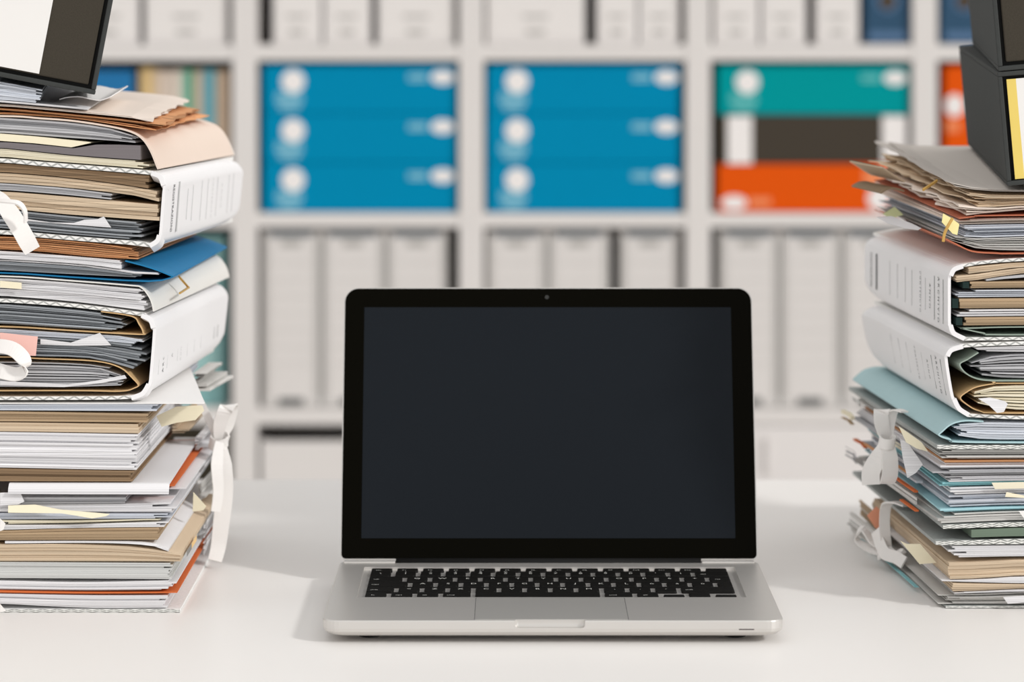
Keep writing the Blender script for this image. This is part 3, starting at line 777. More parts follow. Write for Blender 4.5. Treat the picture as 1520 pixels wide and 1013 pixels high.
plate('folded_sheet', [(12,751),(52,749.5),(90,757),(163,763.5),(158,766.5),(137,770),(92,762.5),(12,761.5)], D-0.004, P_yellow, label='folded pale yellow sheet sticking out between white papers', cat='sheet', lean=0.003)
S('sheaf', 'grey sheets shaded by the drooping white sheet', 'papers', P_grey, [(33,738.5),(186,738.5)], [(33,749.5),(186,748)], 188, 3, 0.29, jit=2, far=33, group=gB)
plate('paper_scrap', [(0,732),(30,731),(36,745),(28,749),(0,751)], D-0.003, P_white, label='torn white paper scrap beside the drooping white sheet', cat='sheet')
S('loose_sheet', 'broad white sheet drooping over the front below the brown volume', 'sheet', P_white, [(8,717),(120,717),(200,717),(252,717)], [(8,719),(120,719.5),(200,719.5),(252,719.5)], 252, 1, 0.22, yaw=-1, far=8, droop=0.0065, out=0.006, group=gB)
S('magazine_pile', 'brown paper volume between the drooping sheet and a white block', 'magazines', page('paper_brown_shaded', (150,124,96), 0.25, 0.45), [(0,695.5),(150,698.5),(200,699)], [(0,715.5),(200,716)], 199, 5, 0.27, jit=2, group=gB)  # darker than the plain brown paper, with the shadow painted into its tone
S('sheaf', 'thick white block of printer paper under two tan booklets', 'papers', P_white, [(0,641.5),(100,643),(210,645)], [(0,694.8),(150,698),(200,698.5)], 206, 18, 0.30, jit=3.5, jy=3, group=gB)
S('booklet', 'lower of two tan booklets on the thick white paper block', 'booklet', P_tan, [(0,627),(207,630)], [(0,641),(207,644.2)], 207, 3, 0.26, jit=1, group=gB)
S('booklet', 'upper of two tan booklets under blue-white sheets', 'booklet', P_brown, [(0,610.5),(222,614.5)], [(0,626.3),(222,628)], 222, 4, 0.26, jit=2, group=gB)
S('sheaf', 'blue-white sheets over the upper tan booklet', 'papers', P_blue, [(0,601),(150,600),(240,600.5)], [(0,609.8),(232,611)], 234, 4, 0.28, jit=6, jy=4, group=gB)
S('upper_board', None, None, M_whitecard, [(-190,598),(304,598)], [(-190,600.2),(304,600.2)], 304, 1, 0.30, yaw=-9, parent=pf)
# papers further back on the open side of the portfolio
def R(name, label, m, y0, y1, near, dD, L=0.12, n=4, yaw=0, cat='papers', jit=6, **k):
    return S(name, label, cat, m, [(0,y0),(near,y0)], [(0,y1),(near,y1)], near, n, L, yaw=yaw, dD=dD, far='edge', jit=jit, group=gB, **k)
def Rs(name, label, m, cat='papers', yj=3, **k):
    z0, z1, near, dD, L, n = [k.pop(q) for q in ('z0','z1','near','dD','L','n')]
    return R(name, label, m, z0, z1, near, dD, L, n, cat=cat, yj=yj, **k)
Rs('sheaf', 'grey loose sheets fanning out behind the lower edge of the second white binder', P_mixed, z0=550, z1=582, near=312, dD=0.215, L=0.10, n=5, jit=9, gap=0.7, yj=6)
Rs('sheaf', 'curled tan journals tucked beside the thick white paper block', P_tan, z0=622, z1=646, near=280, dD=0.20, L=0.12, n=5, gap=0.6)
Rs('folder_sheet', 'rust orange folder edge behind the drooping white sheet', P_orange, cat='folder', z0=720.5, z1=722.5, near=259, dD=0.02, L=0.24, n=1)
Rs('loose_sheet', 'white sheet reaching out under the rust orange folder edge', P_white, cat='sheet', z0=724, z1=727, near=276, dD=0.03, L=0.27, n=1)
Rs('sheaf', 'white sheets with bent edges behind the tape bow', P_white, z0=648, z1=671, near=312, dD=0.19, L=0.13, n=5, jit=7, gap=0.5, yj=3)
Rs('sheaf', 'light grey papers lying inside the tape bow', P_mixed, z0=720, z1=741, near=310, dD=0.19, L=0.13, n=6, jit=7, gap=0.4, yj=4)
Rs('sheaf', 'crumpled white papers above the open portfolio edge', P_white, z0=780, z1=826, near=296, dD=0.17, L=0.15, n=6, jit=8, gap=0.6, yj=5)
plate('sticky_note', [(232,618),(262,604),(300,602),(303,610),(290,624),(262,628),(240,634)], D+0.05, P_yellow, label='curled pale yellow note sticking out beside the tan booklets', cat='note')
plate('sticky_note', [(287,731),(306,752),(302,758),(286,760)], D+0.10, P_yellow, label='small cream note corner behind white papers by the tape', cat='note')
# white tape with its bow
TD = D+0.185
T = lambda pts, D0=TD: [W(x, y, D0+dd) for x, y, dd in pts]
ribbon('tape_band', T([(277,568,-0.036),(283,575,-0.026),(300,602,0.0),(316,636,0.004),(324,652,0.004)]), 0.0060, M_tape, pf, wdir=[(1,0,0.5)]*5)
ribbon('tape_loop', T([(324,652,0.0),(327,628,-0.004),(336,606,-0.006),(345,604,0.006),(338,630,0.008),(328,652,0.006)]), [0.007,0.011,0.012,0.009,0.010,0.007], M_tape, pf, wdir=[(1,0.2,0.1)]*6)
ribbon('tape_tail', T([(326,655,0.0),(330,690,-0.006),(333,730,-0.008),(328,780,-0.012),(324,812,-0.014),(319,833,-0.02)]), [0.008,0.015,0.014,0.013,0.012,0.011], M_tape, pf, wdir=[(1,0.2,0)]*6)
ribbon('tape_tail', T([(326,657,-0.008),(322,690,-0.022),(324,730,-0.024),(320,760,-0.026)]), [0.007,0.010,0.009,0.008], M_tape, pf, wdir=[(1,0.5,0)]*4)
kb = MB()
kn = W(325, 655, TD)
ribbon('tape_knot', [kn+Vector((0.007*math.cos(a), 0.006*math.sin(a), 0.003*math.sin(a))) for a in [i*math.pi/4 for i in range(9)]], 0.009, M_tape, pf, wdir=[(0.2,0,1)]*9)
plate('tape_end', [(0,770),(8,778),(5,787),(0,789)], D-0.006, M_tape, parent=pf)
plate('tape_end', [(0,897),(9,908),(0,909)], D-0.008, M_tape, parent=pf)

# second white binder with kraft folders
binder(LS, 'white binder with ruled spine label, holding two kraft folders, below the pale grey folder',
       [(0,443),(100,450),(200,462),(216,465)], [(0,594.5),(100,594.3),(200,593),(214,590)], 216, 206,
       [(212,465),(226,473),(231,486),(231,500),(227,550),(224,572),(214,587),(196,594)], 4, (230,492), (225,565),
       [('l',0.022,0.9,0.0006,0),('t',0.04,'A R C H I V I O',0.0075,0.92,1),('l',0.056,0.85,0.0005,0),('t',0.075,'A N N O',0.006,0.5,1),
        ('l',0.098,0.8,0.0005,0),('t',0.112,'C O N T E N U T O',0.006,0.85,0),('l',0.14,0.85,0.0005,0),('l',0.17,0.85,0.0005,0),('l',0.20,0.85,0.0005,0),
        ('l',0.262,0.8,0.003,0),('l',0.278,0.8,0.004,0)], th=6)
def shellL(*a, **k): return shell(LS, *a, **k)
k2 = shellL('kraft_folder', M_kraft, [(-190,533),(0,529.5),(60,532),(140,535.5),(178,545),(198,562),(206,572),(200,577),(178,582),(100,581),(-190,582)], 0.0008, 0.29, 3, label='open kraft folder at the bottom of the second white binder', cat='folder')
S('sheaf', 'white papers bent inside the lower kraft folder', 'papers', P_grey, [(0,536),(110,539),(165,546),(186,560)], [(0,576),(100,576.5),(186,573)], 186, 9, 0.28, 3, jit=14, jy=4, gap=0.3, group=gB)
plate('loose_sheet', [(0,566),(100,571),(140,566),(185,557),(188,562),(150,569),(95,575),(0,572)], D-0.001, P_white, label='white sheet with a lifted corner inside the lower kraft folder', cat='sheet')
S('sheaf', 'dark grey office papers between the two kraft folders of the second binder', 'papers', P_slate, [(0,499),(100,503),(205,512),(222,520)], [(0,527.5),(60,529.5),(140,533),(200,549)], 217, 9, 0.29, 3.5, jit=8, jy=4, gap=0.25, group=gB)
plate('loose_sheet', [(60,503.5),(105,509),(148,494.5),(165,513),(110,513.5),(60,511.5)], D-0.001, P_white, label='white sheet with a raised pointed corner above the lower kraft folder', cat='sheet')
plate('sticky_note', [(0,494),(56,500),(53,528.5),(30,528),(0,515)], D-0.006, P_pink, lean=0.004, label='pink sticky note hanging out of the second white binder', cat='note')
S('sheaf', 'blue-grey papers directly under the upper kraft folder', 'papers', P_blue, [(0,488.3),(100,494.6),(190,500),(215,506)], [(0,498.5),(100,502.5),(205,511.5)], 214, 4, 0.29, 3.5, jit=9, gap=0.2, group=gB)
shellL('kraft_folder', M_kraft, [(150,462),(196,469),(207,481),(213,494),(205,497.5),(100,491.5),(0,486),(-190,485.5)], 0.0008, 0.29, 3.5, label='kraft folder at the top of the second white binder', cat='folder')
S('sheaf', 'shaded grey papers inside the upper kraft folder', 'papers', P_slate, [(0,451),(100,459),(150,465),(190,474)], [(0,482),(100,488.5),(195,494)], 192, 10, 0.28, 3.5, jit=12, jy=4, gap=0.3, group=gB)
ribbon('tape_loop', [W(x, y, D-0.02+dd) for x, y, dd in [(-20,545,0.01),(0,551,0),(24,556,-0.004),(38,548,-0.006),(34,532,-0.004),(18,518,0),(-4,514,0.004),(-24,516,0.01)]], [0.011]*8, M_tape, wdir=[(0,0.7,1)]*8, label='white cotton tape loop hanging before the pink note', cat='tape')

# pale grey folder
shellL('card_folder', M_greycard, [(-190,409),(0,409.2),(100,415.6),(190,422.7),(210,426),(222,440),(227,452),(229,462.5)], 0.0010, 0.315, 4.5, label='pale grey-white card folder with a gilt clip below the blue folder', cat='folder')
for i, (a, b, c_, d_, lb) in enumerate(((412.6,419,430,437,'topmost'),(419.5,427.8,437.5,447,'second'),(428.5,439.5,447.5,461.5,'lowest'))):
    S('sheaf', f'{lb} of three white paper bundles inside the pale grey folder', 'papers', P_white, [(0,a),(100,a+7),(205,c_-0.5)], [(0,b),(100,b+8),(214,d_)], 213+i*3, 4, 0.29, 4.5, jit=3, jy=3, group=gB)
plate('sticky_note', [(0,417),(32,420),(32,429.5),(0,427)], D-0.003, P_yellow, label='small pale yellow note on the edge of the pale grey folder', cat='note')
a_ = W(262,411,D+0.075); b_ = W(276,427,D+0.09); c2 = W(263,435.5,D+0.055)
ribbon('paper_clip', [p+Vector((0.002,0,0)) for p in (a_, a_.lerp(b_,0.9), b_, b_.lerp(c2,0.12), c2)], 0.0016, M_clip, th=0.0007, wdir=[(0,1,0)]*5, label='gilt wire clip on the pale grey folder', cat='clip')
# blue folder
bf = empty('card_folder', W(100,420,D)+Vector((0,0.15,0)), 'bright blue card folder gaping open below brown envelopes', 'folder')
shellL('flap', M_bluecard, [(186,386.8),(210,393),(235,401),(257,410)], 0.0009, 0.318, 1.5, parent=bf, fine=2)
shellL('panel', M_bluecard, [(257,410.5),(220,417),(100,410.5),(0,404.4),(-190,404)][::-1], 0.0009, 0.318, 1.5, parent=bf, fine=3)
S('sheaf', 'white papers in the upper mouth of the blue folder', 'papers', P_white, [(0,372.5),(130,382.5),(186,387.5)], [(0,384.5),(130,393.5),(200,403)], 182, 6, 0.28, 1.5, jit=2, group=gB)
S('loose_sheet', 'white sheets reaching deepest into the blue folder', 'sheet', P_white, [(0,385.2),(130,394.2),(200,403.5),(236,405)], [(0,387.5),(130,397),(200,407),(236,408.5)], 236, 2, 0.28, 1.5, jit=2, group=gB)
S('sheaf', 'slate grey papers at the bottom of the blue folder', 'papers', P_slate, [(0,388),(130,397.5),(205,408)], [(0,402),(100,407.4),(208,412.6)], 210, 6, 0.28, 1.5, jit=3, jy=4, group=gB)
# brown envelopes under the first binder
S('envelope_pile', 'pile of brown kraft envelopes pressed under the first white binder', 'envelopes', P_rust, [(0,351),(60,354),(150,362),(205,370)], [(0,371),(60,374.5),(130,381.5),(200,386)], 206, 7, 0.30, 2.2, jit=5, jy=5, gap=0.3, group=gB)

# first white binder
binder(LS, 'white binder with bold lettered spine, holding tan booklets, under the beige folder',
       [(0,234),(60,240),(100,243),(200,251),(232,254)], [(0,347.5),(60,353),(130,359),(200,364.5),(226,368)], 230, 226,
       [(226,253.5),(240,260),(246,274),(245,290),(242,330),(240,350),(236,360),(224,368)], 5, (246,272), (240,352),
       [('t',0.030,'REGISTRAZIONI',0.009,0.88,1),('l',0.050,0.95,0.0045,0),('l',0.085,0.6,0.0004,0),('l',0.105,0.7,0.0004,0),('l',0.14,0.8,0.0004,0),('l',0.165,0.8,0.0004,0),
        ('t',0.185,'C O N T E N U T O',0.005,0.8,0),('l',0.205,0.8,0.0004,0),('t',0.225,'A N N O',0.005,0.5,0),('l',0.255,0.8,0.0004,0),('l',0.275,0.8,0.0004,0)], flip=True)
S('booklet', 'dark brown shaded booklet right under the upper cover of the first binder', 'booklet', page('paper_brown_shaded', (150,124,96), 0.25, 0.45), [(0,242),(100,250.5),(200,258.5),(234,262)], [(0,255.5),(100,264),(200,277),(234,283)], 221, 4, 0.27, 5, jit=1.5, group=gB)  # tan booklet; its shadow under the cover is put into the darker paper colour
S('booklet', 'curved tan booklet in the upper half of the first binder', 'booklet', P_tan, [(0,256),(100,264.6),(200,277.6),(236,285)], [(0,271),(100,279),(200,291),(236,300)], 236, 3, 0.27, 5, jit=1, group=gB)
S('sheaf', 'grey leaflets between the two tan booklets of the first binder', 'papers', P_grey, [(0,271.6),(100,279.6),(168,288)], [(0,282),(100,290),(168,297)], 166, 4, 0.27, 5, jit=3, group=gB)
S('booklet', 'straight tan booklet in the lower half of the first binder', 'booklet', P_tan, [(0,283.6),(100,291.8),(200,301),(238,304)], [(0,309),(100,319),(200,326),(236,328.5)], 237, 4, 0.27, 5, jit=1.5, group=gB)
S('sheaf', 'slate grey sheets at the bottom of the first binder', 'papers', P_slate, [(0,310),(100,320),(200,329)], [(0,339.5),(100,348.5),(200,356.5)], 212, 8, 0.27, 5, jit=6, jy=4, gap=0.25, group=gB)
plate('loose_sheet', [(38,325),(75,330.5),(110,331),(125,326.5),(145,325.5),(154,321.5),(165,338),(110,334),(40,328)], D-0.001, P_white, label='white sheet with a crumpled corner among the slate grey sheets', cat='sheet')
ribbon('tape_bow', [W(x, y, D-0.03+dd) for x, y, dd in [(-14,288,0.012),(0,296,0.006),(16,318,0),(30,340,-0.002),(40,358,0),(48,372,0.004)]], [0.010,0.011,0.013,0.013,0.013,0.012], M_tape, wdir=[(1,0.3,0.45)]*6, label='white tape tail hanging over the lower cover of the first binder', cat='tape')
ribbon('tape_bow', [W(x, y, D-0.045+dd) for x, y, dd in [(-10,298,0.008),(10,299,0.002),(28,302,0),(37,314,0.002),(38,330,0.004)]], [0.005]*5, M_tape, wdir=[(0.3,1,0.4)]*5, label='white tape loop before the tan booklets of the first binder', cat='tape')

# beige folder
shellL('card_folder', M_beige, [(-190,171),(0,171),(60,174.5),(110,178.5),(165,187),(196,195),(213,206),(225,224),(234,246),(236,250.5)], 0.0013, 0.318, 4.6, label='beige card folder with a curved back resting on the first white binder', cat='folder', fine=5)
S('sheaf', 'grey plastic sleeves under the curved top of the beige folder', 'papers', P_grey, [(0,174.5),(100,181.5),(165,191),(200,202)], [(0,197.5),(100,205),(180,210.5),(212,214)], 205, 7, 0.29, 4.6, jit=5, jy=4, group=gB)
S('loose_sheet', 'pale yellow divider sheet inside the beige folder', 'sheet', P_yellow, [(0,198),(60,203),(134,211)], [(0,209.5),(60,214),(118,219.5),(134,212.5)], 133, 1, 0.28, 4.6, group=gB)
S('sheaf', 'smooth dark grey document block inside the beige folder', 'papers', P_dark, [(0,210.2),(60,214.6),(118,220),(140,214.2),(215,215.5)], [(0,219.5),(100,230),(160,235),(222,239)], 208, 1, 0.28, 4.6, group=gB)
S('sheaf', 'cream and white sheets at the bottom of the beige folder', 'papers', P_cream, [(0,220),(100,230.6),(160,235.6),(222,239.6)], [(0,232.6),(60,238.6),(100,241.6),(200,249.6),(226,252.4)], 221, 5, 0.28, 4.6, jit=3, group=gB)
# aged folders on top
def aged(label, m, t0, t1, near, n, L, yaw, dz, jit): S('aged_folder', label, 'folder', m, [(0,154+t0),(100,163+t0*1.0),(200,173+t0),(235,180+t0)], [(0,154+t1),(100,163+t1),(200,173+t1),(235,180+t1)], near, n, L, yaw, dz, jit=jit, jy=4, gap=0.3, group=gB, yj=1.2, wav=0.0008, rag=0.006)
S('aged_folder', 'lowest frayed brown folder lying on the beige folder', 'folder', P_rust, [(0,166),(100,173),(180,182),(235,191)], [(0,169.2),(60,172.6),(110,176.2),(165,184.4),(232,195)], 236, 3, 0.29, 0.5, 0.006, jit=4, jy=4, gap=0.3, group=gB, yj=1.5, rag=0.006)
aged('middle of the frayed brown folders under the loose white papers', P_rust, 6.4, 9.9, 250, 2, 0.30, -0.5, 0.009, 5)
aged('topmost aged folder with a pale cream cover, under the loose white papers', P_aged, 0, 3.6, 240, 2, 0.318, -1.5, 0.0125, 3)
S('sheaf', 'loose white papers squeezed between the tilted black box and the aged folders', 'papers', P_white, [(0,148.6),(60,154.2),(130,160.5)], [(0,152.2),(100,161),(140,164.8)], 132, 2, 0.27, -3.3, 0.0125, jit=3, group=gB)
S('sheaf', 'short bundle of white papers under the tilted black box', 'papers', P_blue, [(0,121),(62,133)], [(0,148.5),(66,154.4)], 62, 9, 0.26, -7, 0.014, jit=3, jy=4, group=gB)
shellL('curled_sheet', M_whitecard, [(88,147),(100,144),(118,143),(138,147),(150,148),(164,143)], 0.0008, 0.16, -3, 0.010, label='curled white sheet beside the tilted black box', cat='sheet', dD=0.02)
# tilted black box
br = W(141,141,D-0.004); ang = math.radians(10.8)
exd = Vector((math.cos(ang), 0, -math.sin(ang))); ezd = Vector((math.sin(ang), 0, math.cos(ang)))
bw, bh = 0.235, 0.115
fbl = br-exd*bw
slipcase('tilted black slipcase box with a wide white label on loose papers', fbl, exd, ezd, Vector((-0.054,0.34,0.016)), bw, bh,
         [(0.02, bw-0.0435, 0.0075, bh-0.0075, label_m, 'white_label')])

# ------------------------------------------------------------------ stack with the teal folder
D = RS.D
def S(*a, **k): return sheaf(RS, *a, **k)
def shellR(*a, **k): return shell(RS, *a, **k)
gT = 'papers in the stack with the teal folder'
RX = 1800
# lower tied portfolio
pg = empty('tied_portfolio', W(1600, 904, D)+Vector((0,0.16,0)), 'lowest grey board portfolio with crumpled white tape, under the portfolio with the bow', 'portfolio')
S('lower_board', None, None, M_board, [(1403,899.5),(RX,899.5)], [(1403,903.6),(RX,903.6)], 1404, 1, 0.33, -4, parent=pg)
S('sheaf', 'creased white papers on the lowest board of the stack with the teal folder', 'papers', P_mixed, [(1400,883.4),(1460,883),(1520,880.5),(RX,879)], [(1400,898.4),(RX,898.4)], 1393, 9, 0.31, -4, jit=9, jy=8, gap=0.5, group=gT, yj=0.8)
plate('loose_sheet', [(1489,887),(1496,897),(1520,895),(1560,892),(1560,882),(1520,885)], D-0.006, P_white, label='bent white sheet over the creased white papers', cat='sheet')
S('sheaf', 'smooth white sheets under the lower tan book', 'papers', P_white, [(1410,879.6),(1440,879.2),(1520,875.6),(RX,874.2)], [(1400,882.6),(1520,879.4),(RX,877.5)], 1412, 2, 0.29, -4, jit=6, group=gT)
S('book', 'lower tan paperback under a white sheet', 'book', P_tan, [(1413,866),(1520,867.5),(RX,866)], [(1413,879),(1440,878.5),(1520,874.8),(RX,873.4)], 1413, 4, 0.27, -4, jit=1, group=gT)
S('loose_sheet', 'single white sheet between the two tan paperbacks', 'sheet', P_white, [(1398,861.5),(1450,860.5),(1520,856),(RX,856)], [(1398,863.5),(1450,865),(1520,866.4),(RX,865)], 1398, 1, 0.27, -4, group=gT)
S('book', 'upper tan paperback under thin white sheets', 'book', P_tan, [(1407,836),(1450,835),(1520,831.5),(RX,831)], [(1407,860.5),(1450,859.6),(1520,855),(RX,855)], 1407, 5, 0.285, -4, jit=1.0, group=gT)
S('sheaf', 'thin white sheets between the upper tan paperback and a grey board', 'papers', P_white, [(1405,811),(1520,810),(RX,810)], [(1405,829),(1520,827),(RX,826)], 1406, 6, 0.28, -4, jit=9, group=gT)
S('upper_board', None, None, M_board, [(1389,804),(1520,800),(RX,800)], [(1389,810),(1520,808.6),(RX,808.6)], 1389, 1, 0.33, -4, parent=pg)
S('loose_sheet', 'sage green sheet in the gap between the two tied portfolios', 'sheet', P_green, [(1442,786.5),(1520,783.5),(RX,783)], [(1440,799),(1520,797),(RX,797)], 1442, 1, 0.29, -4, far=RX, group=gT)
# coloured slips on the open side of the lower portfolio
def RR(name, label, m, y0, y1, near, dD, L, n=1, cat='sheet', yaw=-4, jit=3, **k):
    return S(name, label, cat, m, [(near,y0),(near+90,y0)], [(near,y1),(near+90,y1)], near, n, L, yaw, dD=dD, far='edge', jit=jit, group=gT, **k)
plate('sticky_note', [(1336,803),(1346,808),(1366,808),(1390,836),(1365,838)], D+0.035, P_yellow, label='pale yellow note hanging beside the upper tan paperback', cat='note')
plate('sticky_note', [(1287,766),(1301,752),(1320,772),(1312,792),(1299,784)], D+0.172, P_peach, label='peach note poking out behind the crumpled tape', cat='note')
RR('folder_sheet', 'teal sheet edge showing under the paperbacks', P_teal, 871, 873, 1386, 0.06, 0.2)
RR('sheaf', 'brown-grey journals at the rear of the lower tied portfolio', P_brown, 775, 800, 1322, 0.20, 0.11, 4, cat='papers', gap=0.3)
RR('sheaf', 'pale papers bulging from the rear of the lower tied portfolio', P_mixed, 806, 838, 1338, 0.16, 0.14, 5, cat='papers', gap=0.4, yj=3)
T = lambda pts, D0: [W(x, y, D0+dd) for x, y, dd in pts]
TD = D+0.15
ribbon('tape_band', T([(1346,752,-0.02),(1330,746,-0.01),(1316,750,0),(1313,780,0),(1316,815,0)], TD), 0.0085, M_tape, pg, wdir=[(0.4,1,0),(0.8,0.6,0),(1,0.2,0),(1,0.1,0),(1,0.1,0)])
ribbon('tape_tail', T([(1300,788,0.01),(1306,806,0),(1314,822,-0.01),(1330,828,-0.02),(1342,836,-0.03)], TD), 0.010, M_tape, pg, wdir=[(0.3,0.4,1)]*5)
ribbon('tape_tail', T([(1303,826,0.0),(1316,818,-0.006),(1328,826,-0.012),(1338,822,-0.02),(1341,832,-0.02)], TD), 0.008, M_tape, pg, wdir=[(0.2,0.6,1)]*5)
ribbon('tape_loop', T([(1318,815,0.0),(1296,805,0.01),(1280,785,0.02),(1272,800,0.02),(1290,815,0.01),(1312,822,0)], TD), 0.008, M_tape, pg, wdir=[(0.2,1,0.4)]*6)

# upper tied portfolio
ph = empty('tied_portfolio', W(1600, 785, D)+Vector((0,0.16,0)), 'bulging portfolio of mixed papers tied with a white bow below the teal folder', 'portfolio')
S('lower_board', None, None, M_board, [(1400,779.5),(1520,775),(RX,774)], [(1400,786),(1520,782.5),(RX,782)], 1400, 1, 0.33, -4, parent=ph)
sl = [ # y0 (near), y1 (near), near px, material, leaves, label
 (668.5,677,1394,P_mixed,3,'grey-white sheets right under the board below the teal folder',4),
 (677.5,683,1398,P_mixed,3,'short grey sheets above the kraft sheet of the bow portfolio',9),
 (683.5,687.5,1402,P_rust,1,'kraft brown sheet in the bow portfolio',0),
 (688,698,1392,P_white,3,'clean white sheets under the kraft sheet of the bow portfolio',3),
 (698.5,708,1384,P_grey,4,'thin grey sheets in the middle of the bow portfolio',8),
 (708.5,717,1390,P_white,4,'uneven white sheets above the teal sheets of the bow portfolio',9),
 (717.5,724,1390,P_teal,2,'pair of teal sheets sticking out of the bow portfolio',3),
 (724.5,736,1408,P_white,3,'white brochures under the pair of teal sheets',2),
 (736.5,755,1406,P_blue,5,'thick bluish white sheets above the pale aqua sheets',5),
 (755.5,763,1394,page('paper_aqua', (170,212,220), 0.08, 0.06),2,'pale aqua sheets near the bottom of the bow portfolio',4),
 (763.5,778.5,1388,P_mixed,4,'grey and white sheets on the lower board of the bow portfolio',6)]
for a, b, nr, m, n, lb, jt in sl:
    q = 5*(a-668)/110.0; q2 = 5*(b-668)/110.0
    S('sheaf' if n > 1 else 'loose_sheet', lb, 'papers' if n > 1 else 'sheet', m, [(1400,a),(1520,a-q),(RX,a-q)], [(1400,b),(1520,b-q2),(RX,b-q2)], nr, n, 0.30, -4.5, jit=jt*1.2, jy=5, gap=0.25, group=gT, yj=1.2, wav=0.0002)
plate('index_tab', [(1472,717),(1520,716),(1560,716),(1560,725),(1520,725.5),(1477,726.5)], D-0.004, P_cream, label='cream index slip over the front of the bow portfolio', cat='slip')
plate('index_tab', [(1494,731),(1520,736),(1560,739),(1560,742),(1492,738)], D-0.004, P_yellow, label='yellow slip over the front of the bow portfolio', cat='slip')
plate('index_tab', [(1512,759),(1560,757),(1560,769),(1520,770)], D-0.004, M_whitecard, label='white card slip low on the front of the bow portfolio', cat='slip')
S('upper_board', None, None, M_board, [(1391,660.5),(RX,661)], [(1391,667.8),(RX,668)], 1391, 1, 0.335, -4.5, parent=ph)
for i, (a, b, nr, m, dD, LL, lb) in enumerate((
 (672,682,1358,P_cream,0.05,0.12,'cream sheet bowed out beside the white tape bow'),
 (690,697,1352,P_white,0.06,0.13,'white sheet bowed out beside the white tape bow'),
 (703,706,1346,P_rust,0.07,0.16,'orange-brown slip behind the white tape bow'),
 (712,718,1346,P_blue,0.07,0.16,'bluish sheet behind the white tape bow'),
 (728,732,1352,P_orange,0.06,0.16,'orange slip low behind the white tape bow'),
 (738,752,1358,P_mixed,0.05,0.18,'grey sheet bundle low behind the white tape bow'),
 (757,762,1364,P_orange,0.045,0.05,'short orange slip beside the pale aqua sheets'))):
    RR('loose_sheet', lb, m, a, b, nr+14, dD, LL, 2 if b-a > 6 else 1, yaw=-5, jit=4, gap=0.4)
for a, b, nr, m, lb in ((598,606,1308,P_mixed,'curled grey sheets at the rear of the bow portfolio'),(618,624,1300,P_yellow,'pale yellow sheet at the rear of the bow portfolio'),
                        (627,632,1304,P_brown,'brown card at the rear of the bow portfolio'),(662,667,1304,P_orange,'orange sheet at the rear of the bow portfolio'),(672,690,1300,P_grey,'grey crumpled papers at the rear of the bow portfolio')):
    RR('loose_sheet', lb, m, a, b, nr, 0.26, 0.05, 3 if b-a > 6 else 1, yaw=-3, jit=5, gap=0.6, wav=0.001)
plate('folder_tab', [(1334,633),(1350,644),(1368,657),(1378,671),(1360,666),(1345,657)], D+0.03, P_yellow, label='pale yellow folder edge under the board below the teal folder', cat='folder')
plate('loose_sheet', [(1336,652),(1347,657),(1370,690),(1360,702),(1347,710),(1340,680)], D+0.04, P_white, label='large white sheet bulging out in front of the bow', cat='sheet', lean=0.01)
BD = D+0.095
ribbon('tape_band', T([(1343,612,-0.01),(1329,609,0),(1323,622,0.004),(1318,650,0.004)], BD), 0.0075, M_tape, ph, wdir=[(0.5,1,0),(1,0.5,0),(1,0.1,0),(1,0.1,0)])
ribbon('tape_loop', T([(1316,654,0.004),(1309,630,0),(1308,612,0),(1314,614,0.008),(1317,640,0.008),(1317,656,0.006)], BD), [0.008,0.012,0.012,0.010,0.010,0.007], M_tape, ph, wdir=[(1,0.3,0)]*6)
ribbon('tape_tail', T([(1317,656,0.0),(1305,678,-0.006),(1293,700,-0.01),(1293,720,-0.012)], BD), [0.008,0.013,0.014,0.014], M_tape, ph, wdir=[(1,0.2,0.5)]*4)
ribbon('tape_loop', T([(1319,656,0.0),(1321,680,-0.008),(1321,705,-0.010),(1315,717,-0.008),(1309,705,-0.002),(1313,675,0.0),(1317,657,0.002)], BD), [0.008,0.013,0.013,0.012,0.012,0.011,0.008], M_tape, ph, wdir=[(1,0.3,0)]*7)
kn = W(1317, 655, BD)
ribbon('tape_knot', [kn+Vector((0.006*math.cos(a), 0.006*math.sin(a), 0.002*math.sin(a))) for a in [i*math.pi/4 for i in range(9)]], 0.008, M_tape, ph, wdir=[(0.2,0,1)]*9)

# teal folder
shellR('card_folder', M_tealcard, [(1460,625),(1432,624),(1412,629),(1398,640),(1393,647),(1410,653.5),(1450,658.2),(RX,659)], 0.0011, 0.325, -4.5, label='pale teal card folder under the lower white binder', cat='folder', fine=5)
S('sheaf', 'bluish papers inside the pale teal folder', 'papers', P_blue, [(1416,632),(1440,627.5),(1520,628),(RX,628)], [(1408,645),(1450,652.5),(1520,654),(RX,654)], 1414, 7, 0.30, -4.5, jit=6, jy=3, gap=0.2, group=gT)
# lower white binder
binder(RS, 'white binder with a dented spine between the teal folder and another white binder',
       [(1420,511.5),(1450,509),(1520,506.8),(RX,505)], [(1430,619.5),(1520,623.5),(RX,624.4)], 1425, 1436,
       [(1428,511),(1410,517),(1403,527),(1402.5,536),(1408,572),(1413,594),(1421,609),(1436,619)], -4.2, (1402.5,534), (1413,594),
       [('l',0.016,0.9,0.0006,1),('t',0.032,'A R C H I V I O',0.0075,0.95,1),('l',0.048,0.85,0.0006,1),('t',0.066,'A N N O',0.006,0.5,1),
        ('l',0.085,0.7,0.0005,0),('t',0.108,'C O N T E N U T O',0.006,0.85,1),('l',0.14,0.8,0.0005,0),('l',0.17,0.8,0.0005,0),('l',0.20,0.8,0.0005,0)], th=6)
shellR('kraft_folder', M_kraft, [(RX,568.5),(1500,568.5),(1478,569),(1450,574),(1434,582),(1425,590.5),(1433,600),(1455,611.5),(1500,614.5),(RX,615)], 0.0008, 0.29, -3.8, label='kraft folder with a crumpled sheet inside the lower white binder', cat='folder')
